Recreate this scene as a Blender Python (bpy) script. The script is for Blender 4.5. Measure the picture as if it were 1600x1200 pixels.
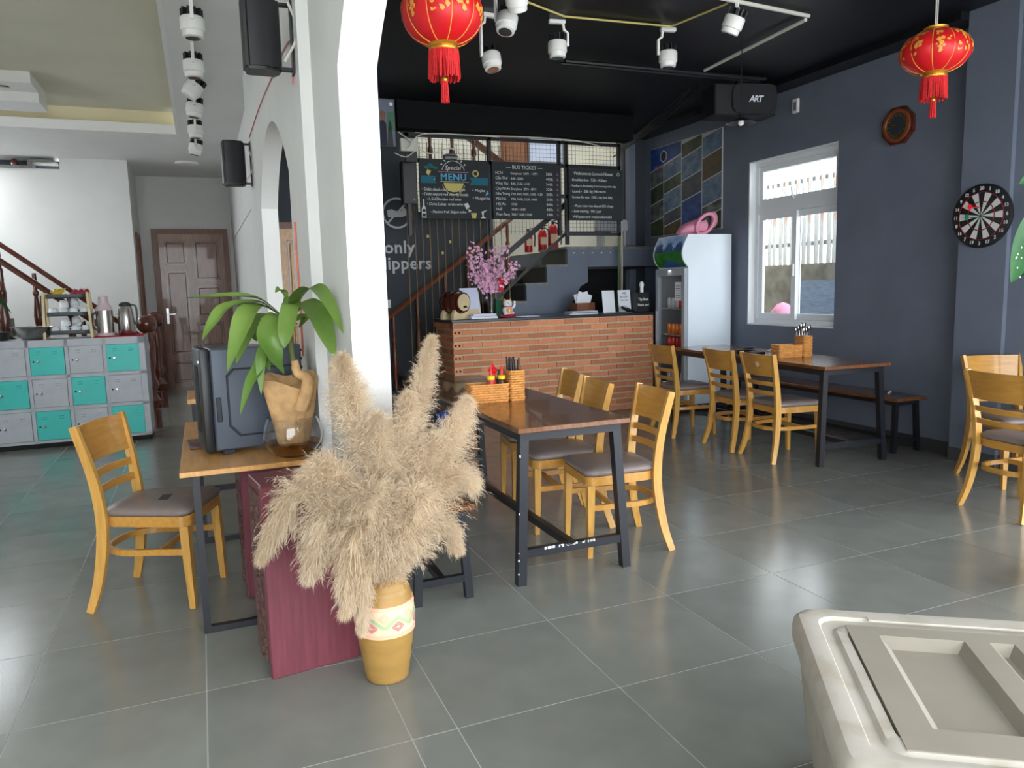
import bpy, bmesh, math, random
from math import pi, sin, cos, radians as R
from mathutils import Vector as V, Matrix as M

for o in list(bpy.data.objects): bpy.data.objects.remove(o)
scene = bpy.context.scene
COL = scene.collection

# ------------------------------------------------------------------ camera
cam_d = bpy.data.cameras.new('camera'); cam = bpy.data.objects.new('camera', cam_d); COL.objects.link(cam)
scene.camera = cam
F_PX = 1180.0
cam_d.sensor_width = 36.0; cam_d.lens = F_PX / 1600.0 * 36.0; cam_d.clip_start = 0.05; cam_d.clip_end = 200
def _vp(x, y): return V((x - 800.0, 600.0 - y, -F_PX)).normalized()
_Y = _vp(330, 461); _X = _vp(3620, 376); _Z = _X.cross(_Y).normalized()
_d = _X.dot(_Y); _X2 = (_X - _Y * (_d / 2)).normalized(); _Y2 = (_Y - _X * (_d / 2)).normalized()
# orthonormal frame (room axes seen from the camera)
_Yo = _Y2; _Xo = (_X2 - _Yo * _X2.dot(_Yo)).normalized(); _Zo = _Xo.cross(_Yo).normalized()
rot = M((_Xo, _Yo, _Zo))
CAM = V((0, 0, 1.41))
cam.matrix_world = M.Translation(CAM) @ rot.to_4x4()

# ------------------------------------------------------------------ world, daylight, exposure
w = bpy.data.worlds.new('world'); scene.world = w; w.use_nodes = True
bg = w.node_tree.nodes['Background']; bg.inputs['Color'].default_value = (0.90, 0.955, 1.0, 1); bg.inputs['Strength'].default_value = 5.0
def portal(name, loc, rot_e, sx, sy):
    l = bpy.data.lights.new(name, 'AREA'); l.shape = 'RECTANGLE'; l.size = sx; l.size_y = sy; l.cycles.is_portal = True
    o = bpy.data.objects.new(name, l); COL.objects.link(o); o.location = loc; o.rotation_euler = rot_e; return o
#portal('front_opening_portal', (0.45, -1.25, 1.6), (R(90), 0, 0), 10.0, 3.2)
#portal('window_portal', (5.75, 5.96, 1.8), (0, R(90), 0), 1.7, 1.25)
#portal('stairwell_portal', (4.2, 9.8, 5.35), (0, 0, 0), 4.2, 2.4)
vs = scene.view_settings
vs.view_transform = 'Standard'; vs.look = 'None'; vs.gamma = 1.0; vs.use_curve_mapping = False; vs.exposure = 0.76

# ------------------------------------------------------------------ helpers
def s2l(c):
    r = []
    for v in c:
        v /= 255.0
        r.append(v / 12.92 if v <= 0.04045 else ((v + 0.055) / 1.055) ** 2.4)
    return (r[0], r[1], r[2], 1)
MATS = {}
def mat(name, rgb, rough=0.5, metal=0.0, var=0.0, scale=8.0, stretch=(1, 1, 1), bump=0.0, bscale=None, rgb2=None, objvar=0.0,
        trans=0.0, ior=1.45, emit=None, estr=0, alpha=1.0, coat=0.0, coords='Object', detail=5, spec=None, contrast=None, translucent=0.0):
    m = bpy.data.materials.new(name); m.use_nodes = True; nt = m.node_tree; N = nt.nodes; L = nt.links
    b = N['Principled BSDF']; c1 = s2l(rgb)
    b.inputs['Base Color'].default_value = c1; b.inputs['Roughness'].default_value = rough; b.inputs['Metallic'].default_value = metal
    b.inputs['IOR'].default_value = ior; b.inputs['Transmission Weight'].default_value = trans; b.inputs['Alpha'].default_value = alpha
    b.inputs['Coat Weight'].default_value = coat
    if spec is not None: b.inputs['Specular IOR Level'].default_value = spec
    if emit: b.inputs['Emission Color'].default_value = s2l(emit); b.inputs['Emission Strength'].default_value = estr
    if var or bump or rgb2:
        tc = N.new('ShaderNodeTexCoord'); mp = N.new('ShaderNodeMapping'); mp.inputs['Scale'].default_value = stretch
        L.new(tc.outputs[coords], mp.inputs['Vector'])
        nz = N.new('ShaderNodeTexNoise'); nz.inputs['Scale'].default_value = scale; nz.inputs['Detail'].default_value = detail
        L.new(mp.outputs['Vector'], nz.inputs['Vector'])
        if var or rgb2:
            rmp = N.new('ShaderNodeValToRGB')
            c2 = s2l(rgb2) if rgb2 else tuple(min(1, x * (1 - var)) for x in c1[:3]) + (1,)
            c3 = c1 if rgb2 else tuple(min(1, x * (1 + var)) for x in c1[:3]) + (1,)
            lo, hi = contrast or (0.3, 0.7)
            rmp.color_ramp.elements[0].position = lo; rmp.color_ramp.elements[0].color = c2
            rmp.color_ramp.elements[1].position = hi; rmp.color_ramp.elements[1].color = c3
            L.new(nz.outputs['Fac'], rmp.inputs['Fac']); src = rmp.outputs['Color']
            if objvar:
                oi = N.new('ShaderNodeObjectInfo'); mr = N.new('ShaderNodeMapRange')
                mr.inputs['To Min'].default_value = 1 - objvar; mr.inputs['To Max'].default_value = 1 + objvar
                L.new(oi.outputs['Random'], mr.inputs['Value'])
                mx = N.new('ShaderNodeVectorMath'); mx.operation = 'SCALE'
                L.new(src, mx.inputs[0]); L.new(mr.outputs['Result'], mx.inputs['Scale']); src = mx.outputs['Vector']
            L.new(src, b.inputs['Base Color'])
        if bump:
            n2 = nz
            if bscale:
                n2 = N.new('ShaderNodeTexNoise'); n2.inputs['Scale'].default_value = bscale; n2.inputs['Detail'].default_value = 4
                L.new(mp.outputs['Vector'], n2.inputs['Vector'])
            bp = N.new('ShaderNodeBump'); bp.inputs['Strength'].default_value = bump; bp.inputs['Distance'].default_value = 0.01
            L.new(n2.outputs['Fac'], bp.inputs['Height']); L.new(bp.outputs['Normal'], b.inputs['Normal'])
    if translucent:
        tl = N.new('ShaderNodeBsdfTranslucent'); mxs = N.new('ShaderNodeMixShader'); mxs.inputs['Fac'].default_value = translucent; out = N['Material Output']
        tl.inputs['Color'].default_value = c1
        if b.inputs['Base Color'].is_linked: L.new(b.inputs['Base Color'].links[0].from_socket, tl.inputs['Color'])
        L.new(b.outputs['BSDF'], mxs.inputs[1]); L.new(tl.outputs['BSDF'], mxs.inputs[2]); L.new(mxs.outputs['Shader'], out.inputs['Surface'])
    MATS[name] = m; return m

class MB:
    """collects shapes of ONE mesh"""
    def __init__(s): s.v = []; s.f = []; s.m = []; s.cur = 0
    def add(s, vs, fs):
        k = len(s.v); s.v += [tuple(p) for p in vs]; s.f += [tuple(i + k for i in f) for f in fs]; s.m += [s.cur] * len(fs); return s
    def mi(s, i): s.cur = i; return s
    def box(s, x0, x1, y0, y1, z0, z1, T=None):
        vs = [V((x, y, z)) for z in (z0, z1) for y in (y0, y1) for x in (x0, x1)]
        if T: vs = [T @ p for p in vs]
        return s.add(vs, [(0, 2, 3, 1), (4, 5, 7, 6), (0, 1, 5, 4), (2, 6, 7, 3), (0, 4, 6, 2), (1, 3, 7, 5)])
    def bbox(s, x0, x1, y0, y1, z0, z1, b=0.005, seg=1, T=None):
        bm = bmesh.new(); bmesh.ops.create_cube(bm, size=1)
        for v in bm.verts: v.co = V(((x0 + x1) / 2 + v.co.x * (x1 - x0), (y0 + y1) / 2 + v.co.y * (y1 - y0), (z0 + z1) / 2 + v.co.z * (z1 - z0)))
        bmesh.ops.bevel(bm, geom=list(bm.edges), offset=b, segments=seg, profile=0.5, affect='EDGES')
        return s.bm(bm, T)
    def bm(s, bm, T=None):
        bm.verts.index_update(); vs = [(T @ v.co) if T else v.co.copy() for v in bm.verts]
        s.add(vs, [[v.index for v in f.verts] for f in bm.faces]); bm.free(); return s
    def lathe(s, prof, n=24, c=(0, 0, 0), T=None, a0=0, a1=2 * pi, cap=True):
        full = abs(a1 - a0 - 2 * pi) < 1e-6; k = n if full else n + 1; vs = []
        for r, z in prof:
            for i in range(k):
                a = a0 + (a1 - a0) * i / n; vs.append(V((c[0] + r * cos(a), c[1] + r * sin(a), c[2] + z)))
        fs = []
        for j in range(len(prof) - 1):
            for i in range(n):
                i2 = (i + 1) % k; fs.append((j * k + i, j * k + i2, (j + 1) * k + i2, (j + 1) * k + i))
        if cap and full:
            if prof[0][0] > 1e-5: fs.append(tuple(reversed(range(k))))
            if prof[-1][0] > 1e-5: fs.append(tuple((len(prof) - 1) * k + i for i in range(k)))
        if T: vs = [T @ p for p in vs]
        return s.add(vs, fs)
    def sweep(s, path, sec, up=(0, 0, 1), closed=False, scl=None, cap=True):
        """sec: list of (a,b) in the frame (side, up)"""
        P = [V(p) for p in path]; n = len(P); k = len(sec); vs = []; up = V(up)
        for i in range(n):
            if closed: t = P[(i + 1) % n] - P[i - 1]
            else: t = P[min(i + 1, n - 1)] - P[max(i - 1, 0)]
            t.normalize(); u = up - t * up.dot(t)
            if u.length < 1e-3: u = V((0, 1, 0)) - t * t.y
            u.normalize(); sd = t.cross(u); q = scl[i] if scl else 1.0
            for a, b in sec: vs.append(P[i] + (sd * a + u * b) * q)
        fs = []
        for i in range(n if closed else n - 1):
            i2 = (i + 1) % n
            for j in range(k):
                j2 = (j + 1) % k; fs.append((i * k + j, i * k + j2, i2 * k + j2, i2 * k + j))
        if cap and not closed: fs.append(tuple(reversed(range(k)))); fs.append(tuple((n - 1) * k + j for j in range(k)))
        return s.add(vs, fs)
    def tube(s, path, r, n=8, scl=None, closed=False, up=(0, 0, 1)):
        return s.sweep(path, [(r * cos(2 * pi * j / n), r * sin(2 * pi * j / n)) for j in range(n)], up, closed, scl)
    def bar(s, path, w, h, up=(0, 0, 1), scl=None, closed=False):
        return s.sweep(path, [(-w / 2, -h / 2), (w / 2, -h / 2), (w / 2, h / 2), (-w / 2, h / 2)], up, closed, scl)
    def prism(s, poly, z0, z1, T=None):
        n = len(poly); vs = [V((x, y, z)) for z in (z0, z1) for x, y in poly]
        fs = [tuple(reversed(range(n))), tuple(range(n, 2 * n))] + [(i, (i + 1) % n, n + (i + 1) % n, n + i) for i in range(n)]
        if T: vs = [T @ p for p in vs]
        return s.add(vs, fs)
    def sphere(s, c, r, n=12, m=8, T=None):
        rx, ry, rz = (r, r, r) if not isinstance(r, (tuple, list)) else r; vs = []; c = V(c)
        vs.append(V((0, 0, -rz)))
        for j in range(1, m):
            a = -pi / 2 + pi * j / m
            for i in range(n): vs.append(V((rx * cos(a) * cos(2 * pi * i / n), ry * cos(a) * sin(2 * pi * i / n), rz * sin(a))))
        vs.append(V((0, 0, rz))); fs = [(0, 1 + (i + 1) % n, 1 + i) for i in range(n)]
        for j in range(m - 2):
            for i in range(n): a = 1 + j * n; fs.append((a + i, a + (i + 1) % n, a + n + (i + 1) % n, a + n + i))
        a = 1 + (m - 2) * n; fs += [(a + i, a + (i + 1) % n, len(vs) - 1) for i in range(n)]
        vs = [c + (T @ p if T else p) for p in vs]
        return s.add(vs, fs)
    def mesh(s, name, mats, smooth=None):
        me = bpy.data.meshes.new(name); me.from_pydata(s.v, [], s.f)
        for m_ in (mats if isinstance(mats, (list, tuple)) else [mats]): me.materials.append(MATS[m_] if isinstance(m_, str) else m_)
        if any(s.m): me.polygons.foreach_set('material_index', s.m)
        if smooth is not None:
            me.polygons.foreach_set('use_smooth', [True] * len(me.polygons)); me.update(); me.set_sharp_from_angle(angle=R(smooth))
        me.update(); return me
    def obj(s, name, mats, parent=None, smooth=None, loc=None, rz=0, **kw):
        return link(name, s.mesh(name, mats, smooth), parent, loc, rz, **kw)
def link(name, me, parent=None, loc=None, rz=0, label=None, cat=None, group=None, kind=None, rot=None):
    o = bpy.data.objects.new(name, me); COL.objects.link(o); o.parent = parent
    if loc: o.location = loc
    if rot: o.rotation_euler = rot
    elif rz: o.rotation_euler = (0, 0, rz)
    tag(o, label, cat, group, kind); return o
def tag(o, label=None, cat=None, group=None, kind=None):
    if label: o['label'] = label
    if cat: o['category'] = cat
    if group: o['group'] = group
    if kind: o['kind'] = kind
    return o
def thing(name, label, cat, loc=(0, 0, 0), rz=0, group=None, kind=None):
    return link(name, None, None, loc, rz, label, cat, group, kind)
def copy_tree(o, loc=None, rz=None, label=None, group=None, parent=None):
    c = o.copy(); COL.objects.link(c); c.parent = parent
    if loc is not None: c.location = loc
    if rz is not None: c.rotation_euler = (0, 0, rz)
    if label: c['label'] = label
    if group: c['group'] = group
    for ch in list(KIDS(o)): copy_tree(ch, parent=c)
    return c
def KIDS(o): return [x for x in bpy.data.objects if x.parent == o]
def bez(pts, n=12):
    """Catmull-Rom through points"""
    P = [V(p) for p in pts]; P = [P[0] * 2 - P[1]] + P + [P[-1] * 2 - P[-2]]; out = []
    for i in range(1, len(P) - 2):
        for k in range(n):
            t = k / n; a, b, c, d = P[i - 1], P[i], P[i + 1], P[i + 2]
            out.append(0.5 * ((2 * b) + (c - a) * t + (2 * a - 5 * b + 4 * c - d) * t * t + (3 * b - a - 3 * c + d) * t ** 3))
    out.append(P[-2]); return out
def rrect(w, d, r, n=5, cx=0, cy=0):
    out = []
    for (sx, sy, a0) in ((1, 1, 0), (-1, 1, 90), (-1, -1, 180), (1, -1, 270)):
        for i in range(n + 1):
            a = R(a0 + 90 * i / n); out.append((cx + sx * (w / 2 - r) + r * cos(a), cy + sy * (d / 2 - r) + r * sin(a)))
    return out
def text_mesh(body, size, material, align='LEFT', shear=0.0, depth=0.0008, bold=0.0, spacing=1.0, line=1.0):
    cu = bpy.data.curves.new('t', 'FONT'); cu.body = body; cu.size = size; cu.align_x = align; cu.shear = shear
    cu.extrude = depth; cu.offset = bold; cu.space_character = spacing; cu.space_line = line; cu.resolution_u = 2
    o = bpy.data.objects.new('t', cu); COL.objects.link(o); bpy.context.view_layer.update()
    me = bpy.data.meshes.new_from_object(o.evaluated_get(bpy.context.evaluated_depsgraph_get()))
    bpy.data.objects.remove(o); bpy.data.curves.remove(cu); me.materials.clear(); me.materials.append(MATS[material]); return me
def text(name, body, size, material, loc, parent, rot=(R(90), 0, 0), **kw):
    return link(name, text_mesh(body, size, material, **kw), parent, loc, rot=rot)
FACE_NX = (R(90), 0, R(-90))   # text lying on a wall that faces -X

# ------------------------------------------------------------------ materials
mat('white_wall', (220, 220, 218), 0.75, var=0.03, scale=3, bump=0.05, bscale=60)
mat('white_paint', (236, 236, 234), 0.45)
mat('ceiling_white', (228, 228, 226), 0.8, var=0.03, scale=2)
mat('tray_olive', (212, 208, 190), 0.8, var=0.03, scale=2)
mat('tray_cream', (232, 222, 186), 0.7)
mat('slate_wall', (104, 112, 128), 0.6, var=0.10, scale=2.2, bump=0.06, bscale=40)
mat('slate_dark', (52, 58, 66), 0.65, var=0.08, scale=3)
mat('black_ceiling', (17, 19, 24), 0.42, var=0.25, scale=2.5, bump=0.15, bscale=14)
mat('black_wood', (13, 14, 16), 0.75, var=0.3, scale=5, stretch=(1, 8, 8), spec=0.2)
mat('cream_wall', (216, 212, 198), 0.8, var=0.03, scale=2)
mat('tile', (124, 126, 120), 0.17, var=0.09, scale=5, bump=0.03, bscale=120, objvar=0.07, coords='Object', detail=8)
mat('grout', (176, 178, 174), 0.8)
mat('base_tile', (66, 68, 70), 0.4, var=0.08, scale=6)
mat('concrete', (224, 221, 214), 0.9, var=0.15, scale=2)
mat('chair_wood', (196, 148, 74), 0.33, var=0.16, scale=4, stretch=(14, 14, 1.6), bump=0.04, coat=0.25)
mat('chair_wood_flat', (188, 136, 62), 0.3, var=0.14, scale=4, stretch=(1.5, 12, 14), coat=0.3)
mat('vinyl', (126, 114, 110), 0.38, var=0.06, scale=20, bump=0.05, bscale=200)
mat('table_wood', (112, 70, 42), 0.24, var=0.30, scale=3.5, stretch=(14, 1.2, 4), bump=0.04, coat=0.4)
mat('table_edge', (176, 108, 66), 0.4, var=0.2, scale=6, stretch=(2, 2, 20))
mat('desk_wood', (205, 152, 88), 0.35, var=0.2, scale=4, stretch=(10, 1.2, 4), coat=0.2)
mat('black_metal', (24, 26, 33), 0.42, 0.0, var=0.12, scale=14)
mat('worn_metal', (36, 40, 50), 0.42, 0.0, rgb2=(36, 40, 50), scale=30)
mat('brass', (196, 150, 60), 0.3, 0.9)
mat('chrome', (200, 200, 202), 0.18, 1.0)
mat('steel', (170, 168, 165), 0.25, 1.0, var=0.1, scale=10)
mat('dark_red_wood', (86, 38, 26), 0.24, var=0.3, scale=5, stretch=(10, 10, 2), coat=0.4)
mat('rail_wood', (124, 66, 40), 0.28, var=0.25, scale=6, stretch=(2, 10, 10), coat=0.3)
mat('door_wood', (138, 92, 64), 0.32, var=0.28, scale=4, stretch=(14, 14, 1.3), coat=0.3)
mat('door_frame_wood', (118, 70, 44), 0.35, var=0.25, scale=4, stretch=(12, 12, 1.5))
mat('locker_grey', (172, 176, 182), 0.42, 0.1, var=0.08, scale=9)
mat('locker_teal', (62, 186, 178), 0.38, 0.1, var=0.05, scale=9)
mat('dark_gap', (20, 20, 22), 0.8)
mat('maroon', (106, 50, 60), 0.45, var=0.16, scale=4, stretch=(16, 16, 1.2), bump=0.04)
mat('maroon_dark', (92, 62, 58), 0.5, var=0.3, scale=22, bump=0.5, bscale=38)
mat('pc_panel', (82, 90, 102), 0.36, 0.25, var=0.04, scale=5)
mat('pc_black', (38, 41, 48), 0.5)
mat('black_plastic', (30, 31, 35), 0.42)
mat('white_plastic', (232, 232, 230), 0.35)
mat('grey_plastic', (120, 122, 126), 0.5)
mat('leaf', (138, 166, 82), 0.42, rgb2=(98, 136, 56), scale=3, coat=0.1, translucent=0.3)
mat('leaf_dark', (40, 84, 44), 0.6, var=0.15, scale=6, spec=0.15)
mat('leaf_spot', (222, 232, 226), 0.5)
mat('driftwood', (196, 156, 108), 0.8, var=0.28, scale=14, bump=0.9, bscale=30)
mat('stem_green', (104, 112, 58), 0.6, var=0.2, scale=20, bump=0.2)
mat('glass', (255, 255, 255), 0.02, trans=1.0, ior=1.45)
mat('thin_glass', (250, 252, 252), 0.03, trans=1.0, ior=1.02)
mat('tea_water', (150, 96, 30), 0.03, trans=1.0, ior=1.33)
mat('pampas', (230, 214, 190), 0.85, var=0.12, scale=6, rgb2=(214, 194, 166), objvar=0.06, translucent=0.45)
mat('vase_ochre', (158, 122, 64), 0.42, var=0.12, scale=5, stretch=(1, 1, 4), bump=0.1, bscale=12)
mat('peach', (236, 178, 146), 0.6, var=0.06, scale=12)
mat('cream_paint', (224, 196, 164), 0.6)
mat('sage', (166, 182, 140), 0.6)
mat('rose', (206, 128, 128), 0.6)
mat('brick', (226, 158, 116), 0.85, rgb2=(196, 120, 86), scale=3, objvar=0.24, bump=0.35, bscale=45, coords='Object')
mat('mortar', (196, 180, 152), 0.95, var=0.1, scale=30, bump=0.3)
mat('counter_top', (38, 42, 46), 0.3, var=0.15, scale=20)
mat('wicker', (216, 152, 84), 0.55, var=0.2, scale=30)
mat('lantern_red', (214, 26, 34), 0.42, var=0.08, scale=10)
mat('lantern_gold', (232, 160, 66), 0.4)
mat('gold', (206, 146, 52), 0.3, 0.7)
mat('tassel_red', (206, 34, 38), 0.7, var=0.2, scale=60)
mat('chalk', (206, 208, 206), 0.9)
mat('chalk_blue', (96, 170, 204), 0.9)
mat('chalk_teal', (40, 104, 122), 0.9)
mat('chalk_gold', (196, 182, 110), 0.9)
mat('chalk_pink', (206, 130, 150), 0.9)
mat('chalk_green', (40, 108, 80), 0.9)
mat('board_black', (40, 46, 50), 0.75, var=0.1, scale=4)
mat('wall_paint_white', (190, 192, 194), 0.8)
mat('paper', (232, 236, 244), 0.7)
mat('paper_blue', (206, 214, 238), 0.7)
mat('ink', (40, 44, 60), 0.8)
mat('blossom', (222, 158, 200), 0.7, rgb2=(246, 206, 226), scale=40)
mat('branch', (74, 44, 48), 0.8)
mat('red_plastic', (206, 30, 36), 0.35)
mat('fire_red', (186, 24, 28), 0.3)
mat('yellow_plastic', (240, 200, 30), 0.35)
mat('green_plastic', (30, 96, 66), 0.4)
mat('sauce_red', (184, 36, 24), 0.3)
mat('sauce_dark', (60, 26, 18), 0.25)
mat('black_stick', (22, 24, 30), 0.4)
mat('fridge_white', (226, 236, 246), 0.35, var=0.015, scale=3)
mat('fridge_grey', (160, 168, 176), 0.35)
mat('pink_fabric', (226, 150, 176), 0.8, var=0.08, scale=14)
mat('beige_plastic', (150, 143, 130), 0.42, var=0.05, scale=7, bump=0.03, bscale=160)
mat('beige_rim', (188, 182, 171), 0.42, rgb2=(168, 158, 140), scale=9, contrast=(0.28, 0.52))
mat('pvc_white', (226, 230, 234), 0.3)
mat('rust_white', (184, 186, 184), 0.7, rgb2=(176, 112, 66), scale=4, stretch=(3, 3, 0.6), contrast=(0.30, 0.42))
mat('stone_wall', (120, 116, 104), 0.9, var=0.3, scale=6, bump=0.4)
mat('blue_tile', (112, 128, 148), 0.6, var=0.2, scale=9, stretch=(1, 1, 5))
mat('grey_stone', (120, 120, 116), 0.8, var=0.25, scale=14)
mat('step_dark', (62, 62, 58), 0.5, var=0.2, scale=9)
mat('gold_wire', (150, 124, 80), 0.5, 0.4)
mat('cable_white', (206, 204, 196), 0.6)
mat('cable_red', (226, 120, 96), 0.6)
mat('green_pipe', (66, 112, 88), 0.5)
mat('banana', (206, 176, 50), 0.5, var=0.2, scale=20)
mat('fruit_red', (150, 34, 52), 0.5, var=0.25, scale=20)
mat('porcelain', (232, 236, 240), 0.18)
mat('shelf_grey', (64, 76, 82), 0.45)
mat('bamboo', (218, 198, 156), 0.5, var=0.08, scale=12)
mat('thermos_pink', (206, 186, 194), 0.3)
mat('cloth_red', (188, 30, 52), 0.8)
mat('blue_cloth', (46, 76, 150), 0.8)
# ================================================================== THE SETTING
ST = 'structure'
WX = 5.43           # inner face of the window wall
ZR = 3.30           # black ceiling
ZL = 3.20           # white ceiling of the hall side
YF = -1.2           # open shop front
# ---- floor: slab with light grout, tiles laid on it
fl = MB().box(-4.6, 6.6, YF, 13.0, -0.12, -0.0012).obj('floor', 'grout', kind=ST)
far = MB()
tile_me = {}
def tile(x0, x1, y0, y1):
    g = 0.0023; key = (round(x1 - x0, 3), round(y1 - y0, 3))
    if key not in tile_me:
        hx, hy = key[0] / 2 - g, key[1] / 2 - g
        tile_me[key] = MB().box(-hx, hx, -hy, hy, -0.012, 0.0).mesh('tile', 'tile')
    link('tile', tile_me[key], fl, ((x0 + x1) / 2, (y0 + y1) / 2, 0))
T0 = 2.19
ys = [T0 + 0.6 * k for k in range(-3, 11)]
for j in range(len(ys) - 1):
    y0, y1 = ys[j], ys[j + 1]
    for i in range(8):
        x0 = 0.67 + 0.6 * i; x1 = min(x0 + 0.6, WX)
        if y1 < 8.4 and x1 - x0 > 0.05: tile(x0, x1, y0, y1)
    tile(0.52, 0.67, y0, y1)
    for i in range(6): tile(0.52 - 0.6 * (i + 1), 0.52 - 0.6 * i, y0, y1)
e_ = ys[-1]
farmb = MB()
for (a, b, c, d) in ((-4.6, 6.6, YF, ys[0]), (-4.6, -3.08, ys[0], e_), (-4.6, 0.67, e_, 13.0), (0.67, 6.6, e_ - 0.0 , 13.0), (WX, 6.6, ys[0], e_)):
    farmb.box(a, b, c, d, -0.012, -0.0002)
farmb.box(0.67, WX, 7.59 + 0.0022, e_, -0.012, -0.0002)
farmb.obj('distant_tiling', 'tile', fl, kind='stuff')
for nm, (a, b, c, d) in dict(pavement=(-30, 30, -30, YF)).items():
    MB().box(a, b, c, d, -0.25, -0.12).obj('pavement', 'concrete', kind=ST)  # unseen ground, concrete kept very pale to bounce daylight onto the ceiling

# ---- window wall with its opening
WY0, WY1, WZ0, WZ1 = 5.38, 6.59, 0.95, 2.645
wr = MB(); t = 0.22
wr.box(WX, WX + t, 2.3, WY0, 0, ZR + 0.2); wr.box(WX, WX + t, YF, 2.3, 2.8, ZR + 0.2); wr.box(WX, WX + t, YF, -0.9, 0, 2.8); wr.box(WX, WX + t, WY1, 8.75, 0, ZR + 0.2)  # unseen side gap near the shop front, added to brighten the floor
wr.box(WX, WX + t, WY0, WY1, 0, WZ0); wr.box(WX, WX + t, WY0, WY1, WZ1, ZR + 0.2)
wr.obj('wall_right', 'slate_wall', kind=ST)
pil = MB().box(5.29, WX, 3.68, 4.05, 0, ZR).box(5.33, WX, 2.9, 3.68, 0, ZR).obj('pilaster', 'slate_wall', kind=ST)
bb = link('baseboard_right', None, kind=ST)
def base_piece(x0, x1, y0, y1): MB().bbox(x0, x1, y0, y1, 0, 0.10, 0.003).obj('tile', 'base_tile', bb)
y = 4.06
while y < 8.7: base_piece(WX - 0.012, WX, y + 0.002, min(y + 0.6, 8.74)); y += 0.6
base_piece(5.278, 5.29, 3.668, 4.05); base_piece(5.29, 5.33, 3.668, 3.68)
y = 2.9
base_piece(5.318, 5.33, 2.9, 3.28); base_piece(5.318, 5.33, 3.284, 3.666)
base_piece(WX - 0.012, WX, 2.31, 2.898)
# ---- black ceiling, beam over the stair opening
cl = MB(); cl.box(0.57, WX, YF, 7.72, ZR, ZR + 0.2); cl.box(0.57, 2.0, 7.72, 9.0, ZR, ZR + 0.2); cl.box(4.66, WX, 7.72, 8.7, ZR, ZR + 0.2)
cl.obj('ceiling_black', 'black_ceiling', kind=ST)
bmn = MB().box(1.95, 4.68, 7.66, 7.86, 3.03, ZR - 0.001).obj('trim_beam', 'black_wood', kind=ST)
MB().box(5.2, WX - 0.001, 4.05, 8.6, 3.24, ZR - 0.001).obj('trim_ceiling_edge', 'black_ceiling', kind=ST)
# ---- back of the bar: slate wall with sign, corner wall by the cooler
wb = MB(); wb.box(0.57, 0.78, 9.0, 9.15, 0, ZR); wb.box(1.62, 3.45, 9.0, 9.15, 0, 2.34); wb.box(0.78, 1.62, 9.0, 9.15, 2.2, ZR); wb.box(1.62, 2.5, 9.0, 9.15, 2.34, ZR)
wb.obj('wall_back', 'slate_dark', kind=ST)
MB().box(5.12, WX, 8.62, 8.75, 0, ZR).obj('wall_back_corner', 'slate_dark', kind=ST)
MB().box(0.57, 0.62, 6.9, 9.0, 0, ZR).obj('wall_partition', 'slate_dark', kind=ST)
# stairwell behind: cream walls, lit by an unseen skylight added above
MB().box(2.0, 6.6, 10.9, 11.05, 0, 5.3).obj('wall_stairwell', 'cream_wall', kind=ST)
MB().box(6.45, 6.6, 8.75, 10.9, 0, 5.3).obj('wall_stairwell_right', 'cream_wall', kind=ST)
MB().box(1.9, 2.0, 9.15, 10.9, 0, 5.3).obj('wall_stairwell_left', 'cream_wall', kind=ST)
MB().box(1.95, 4.68, 7.75, 7.86, ZR, 5.3).obj('wall_over_beam', 'cream_wall', kind=ST)
MB().box(4.68, 6.6, 8.62, 8.75, ZR + 0.2, 5.3).obj('wall_over_corner', 'cream_wall', kind=ST)
MB().box(1.85, 1.95, 7.75, 9.15, ZR, 5.3).obj('wall_over_side', 'cream_wall', kind=ST)
MB().box(1.85, 6.6, 7.75, 9.35, 5.3, 5.4).box(1.85, 6.6, 10.35, 11.05, 5.3, 5.4).box(1.85, 2.9, 9.35, 10.35, 5.3, 5.4).box(5.6, 6.6, 9.35, 10.35, 5.3, 5.4).obj('ceiling_stairwell', 'cream_wall', kind=ST)  # unseen ceiling, closed in around the skylight gap to dim the stairwell
# an orange door panel and picture on the upper wall
d4 = thing('upstairs_panel', 'orange-brown wooden door panel on the cream stairwell wall', 'door', (4.55, 10.88, 2.6))
MB().bbox(-0.18, 0.18, -0.03, 0.015, 0, 1.5, 0.006).obj('door_leaf', 'door_wood', d4)
MB().box(-0.21, -0.18, -0.035, 0.015, 0, 1.54).box(0.18, 0.21, -0.035, 0.015, 0, 1.54).box(-0.18, 0.18, -0.035, 0.015, 1.5, 1.54).obj('door_frame', 'door_frame_wood', d4)
pc = thing('framed_picture', 'pale blue framed picture beside the orange panel upstairs', 'picture', (5.08, 10.88, 3.28))
MB().box(-0.3, 0.3, -0.02, 0.015, 0, 0.5).obj('frame', 'grey_plastic', pc)
MB().box(-0.27, 0.27, -0.024, -0.019, 0.03, 0.47).obj('print', 'paper_blue', pc)

# ---- arcade wall between the rooms
def arch_wall(mb, x0, x1, y0, y1, zt, ops):
    y = y0
    for (a, b, zs, rise) in ops:
        mb.box(x0, x1, y, a, 0, zt)
        c = (b - a) / 2; Rr = (c * c + rise * rise) / (2 * rise); zc = zs + rise - Rr; n = 28
        P = []
        for i in range(n + 1):
            yy = a + (b - a) * i / n; P.append((yy, zc + math.sqrt(max(0, Rr * Rr - (yy - a - c) ** 2))))
        for i in range(n):
            (ya, za), (yb, zb) = P[i], P[i + 1]
            vs = [(x, *p) for x in (x0, x1) for p in ((ya, za), (yb, zb), (yb, zt), (ya, zt))]
            mb.add(vs, [(0, 1, 2, 3), (7, 6, 5, 4), (0, 4, 5, 1)])
        y = b
    mb.box(x0, x1, y, y1, 0, zt)
ar = MB(); arch_wall(ar, 0.505, 0.645, YF, 3.42, ZR, [(-0.3, 2.8, 2.2, 0.62)])
ar.obj('wall_arcade_column', 'white_wall', kind=ST, smooth=40)
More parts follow.
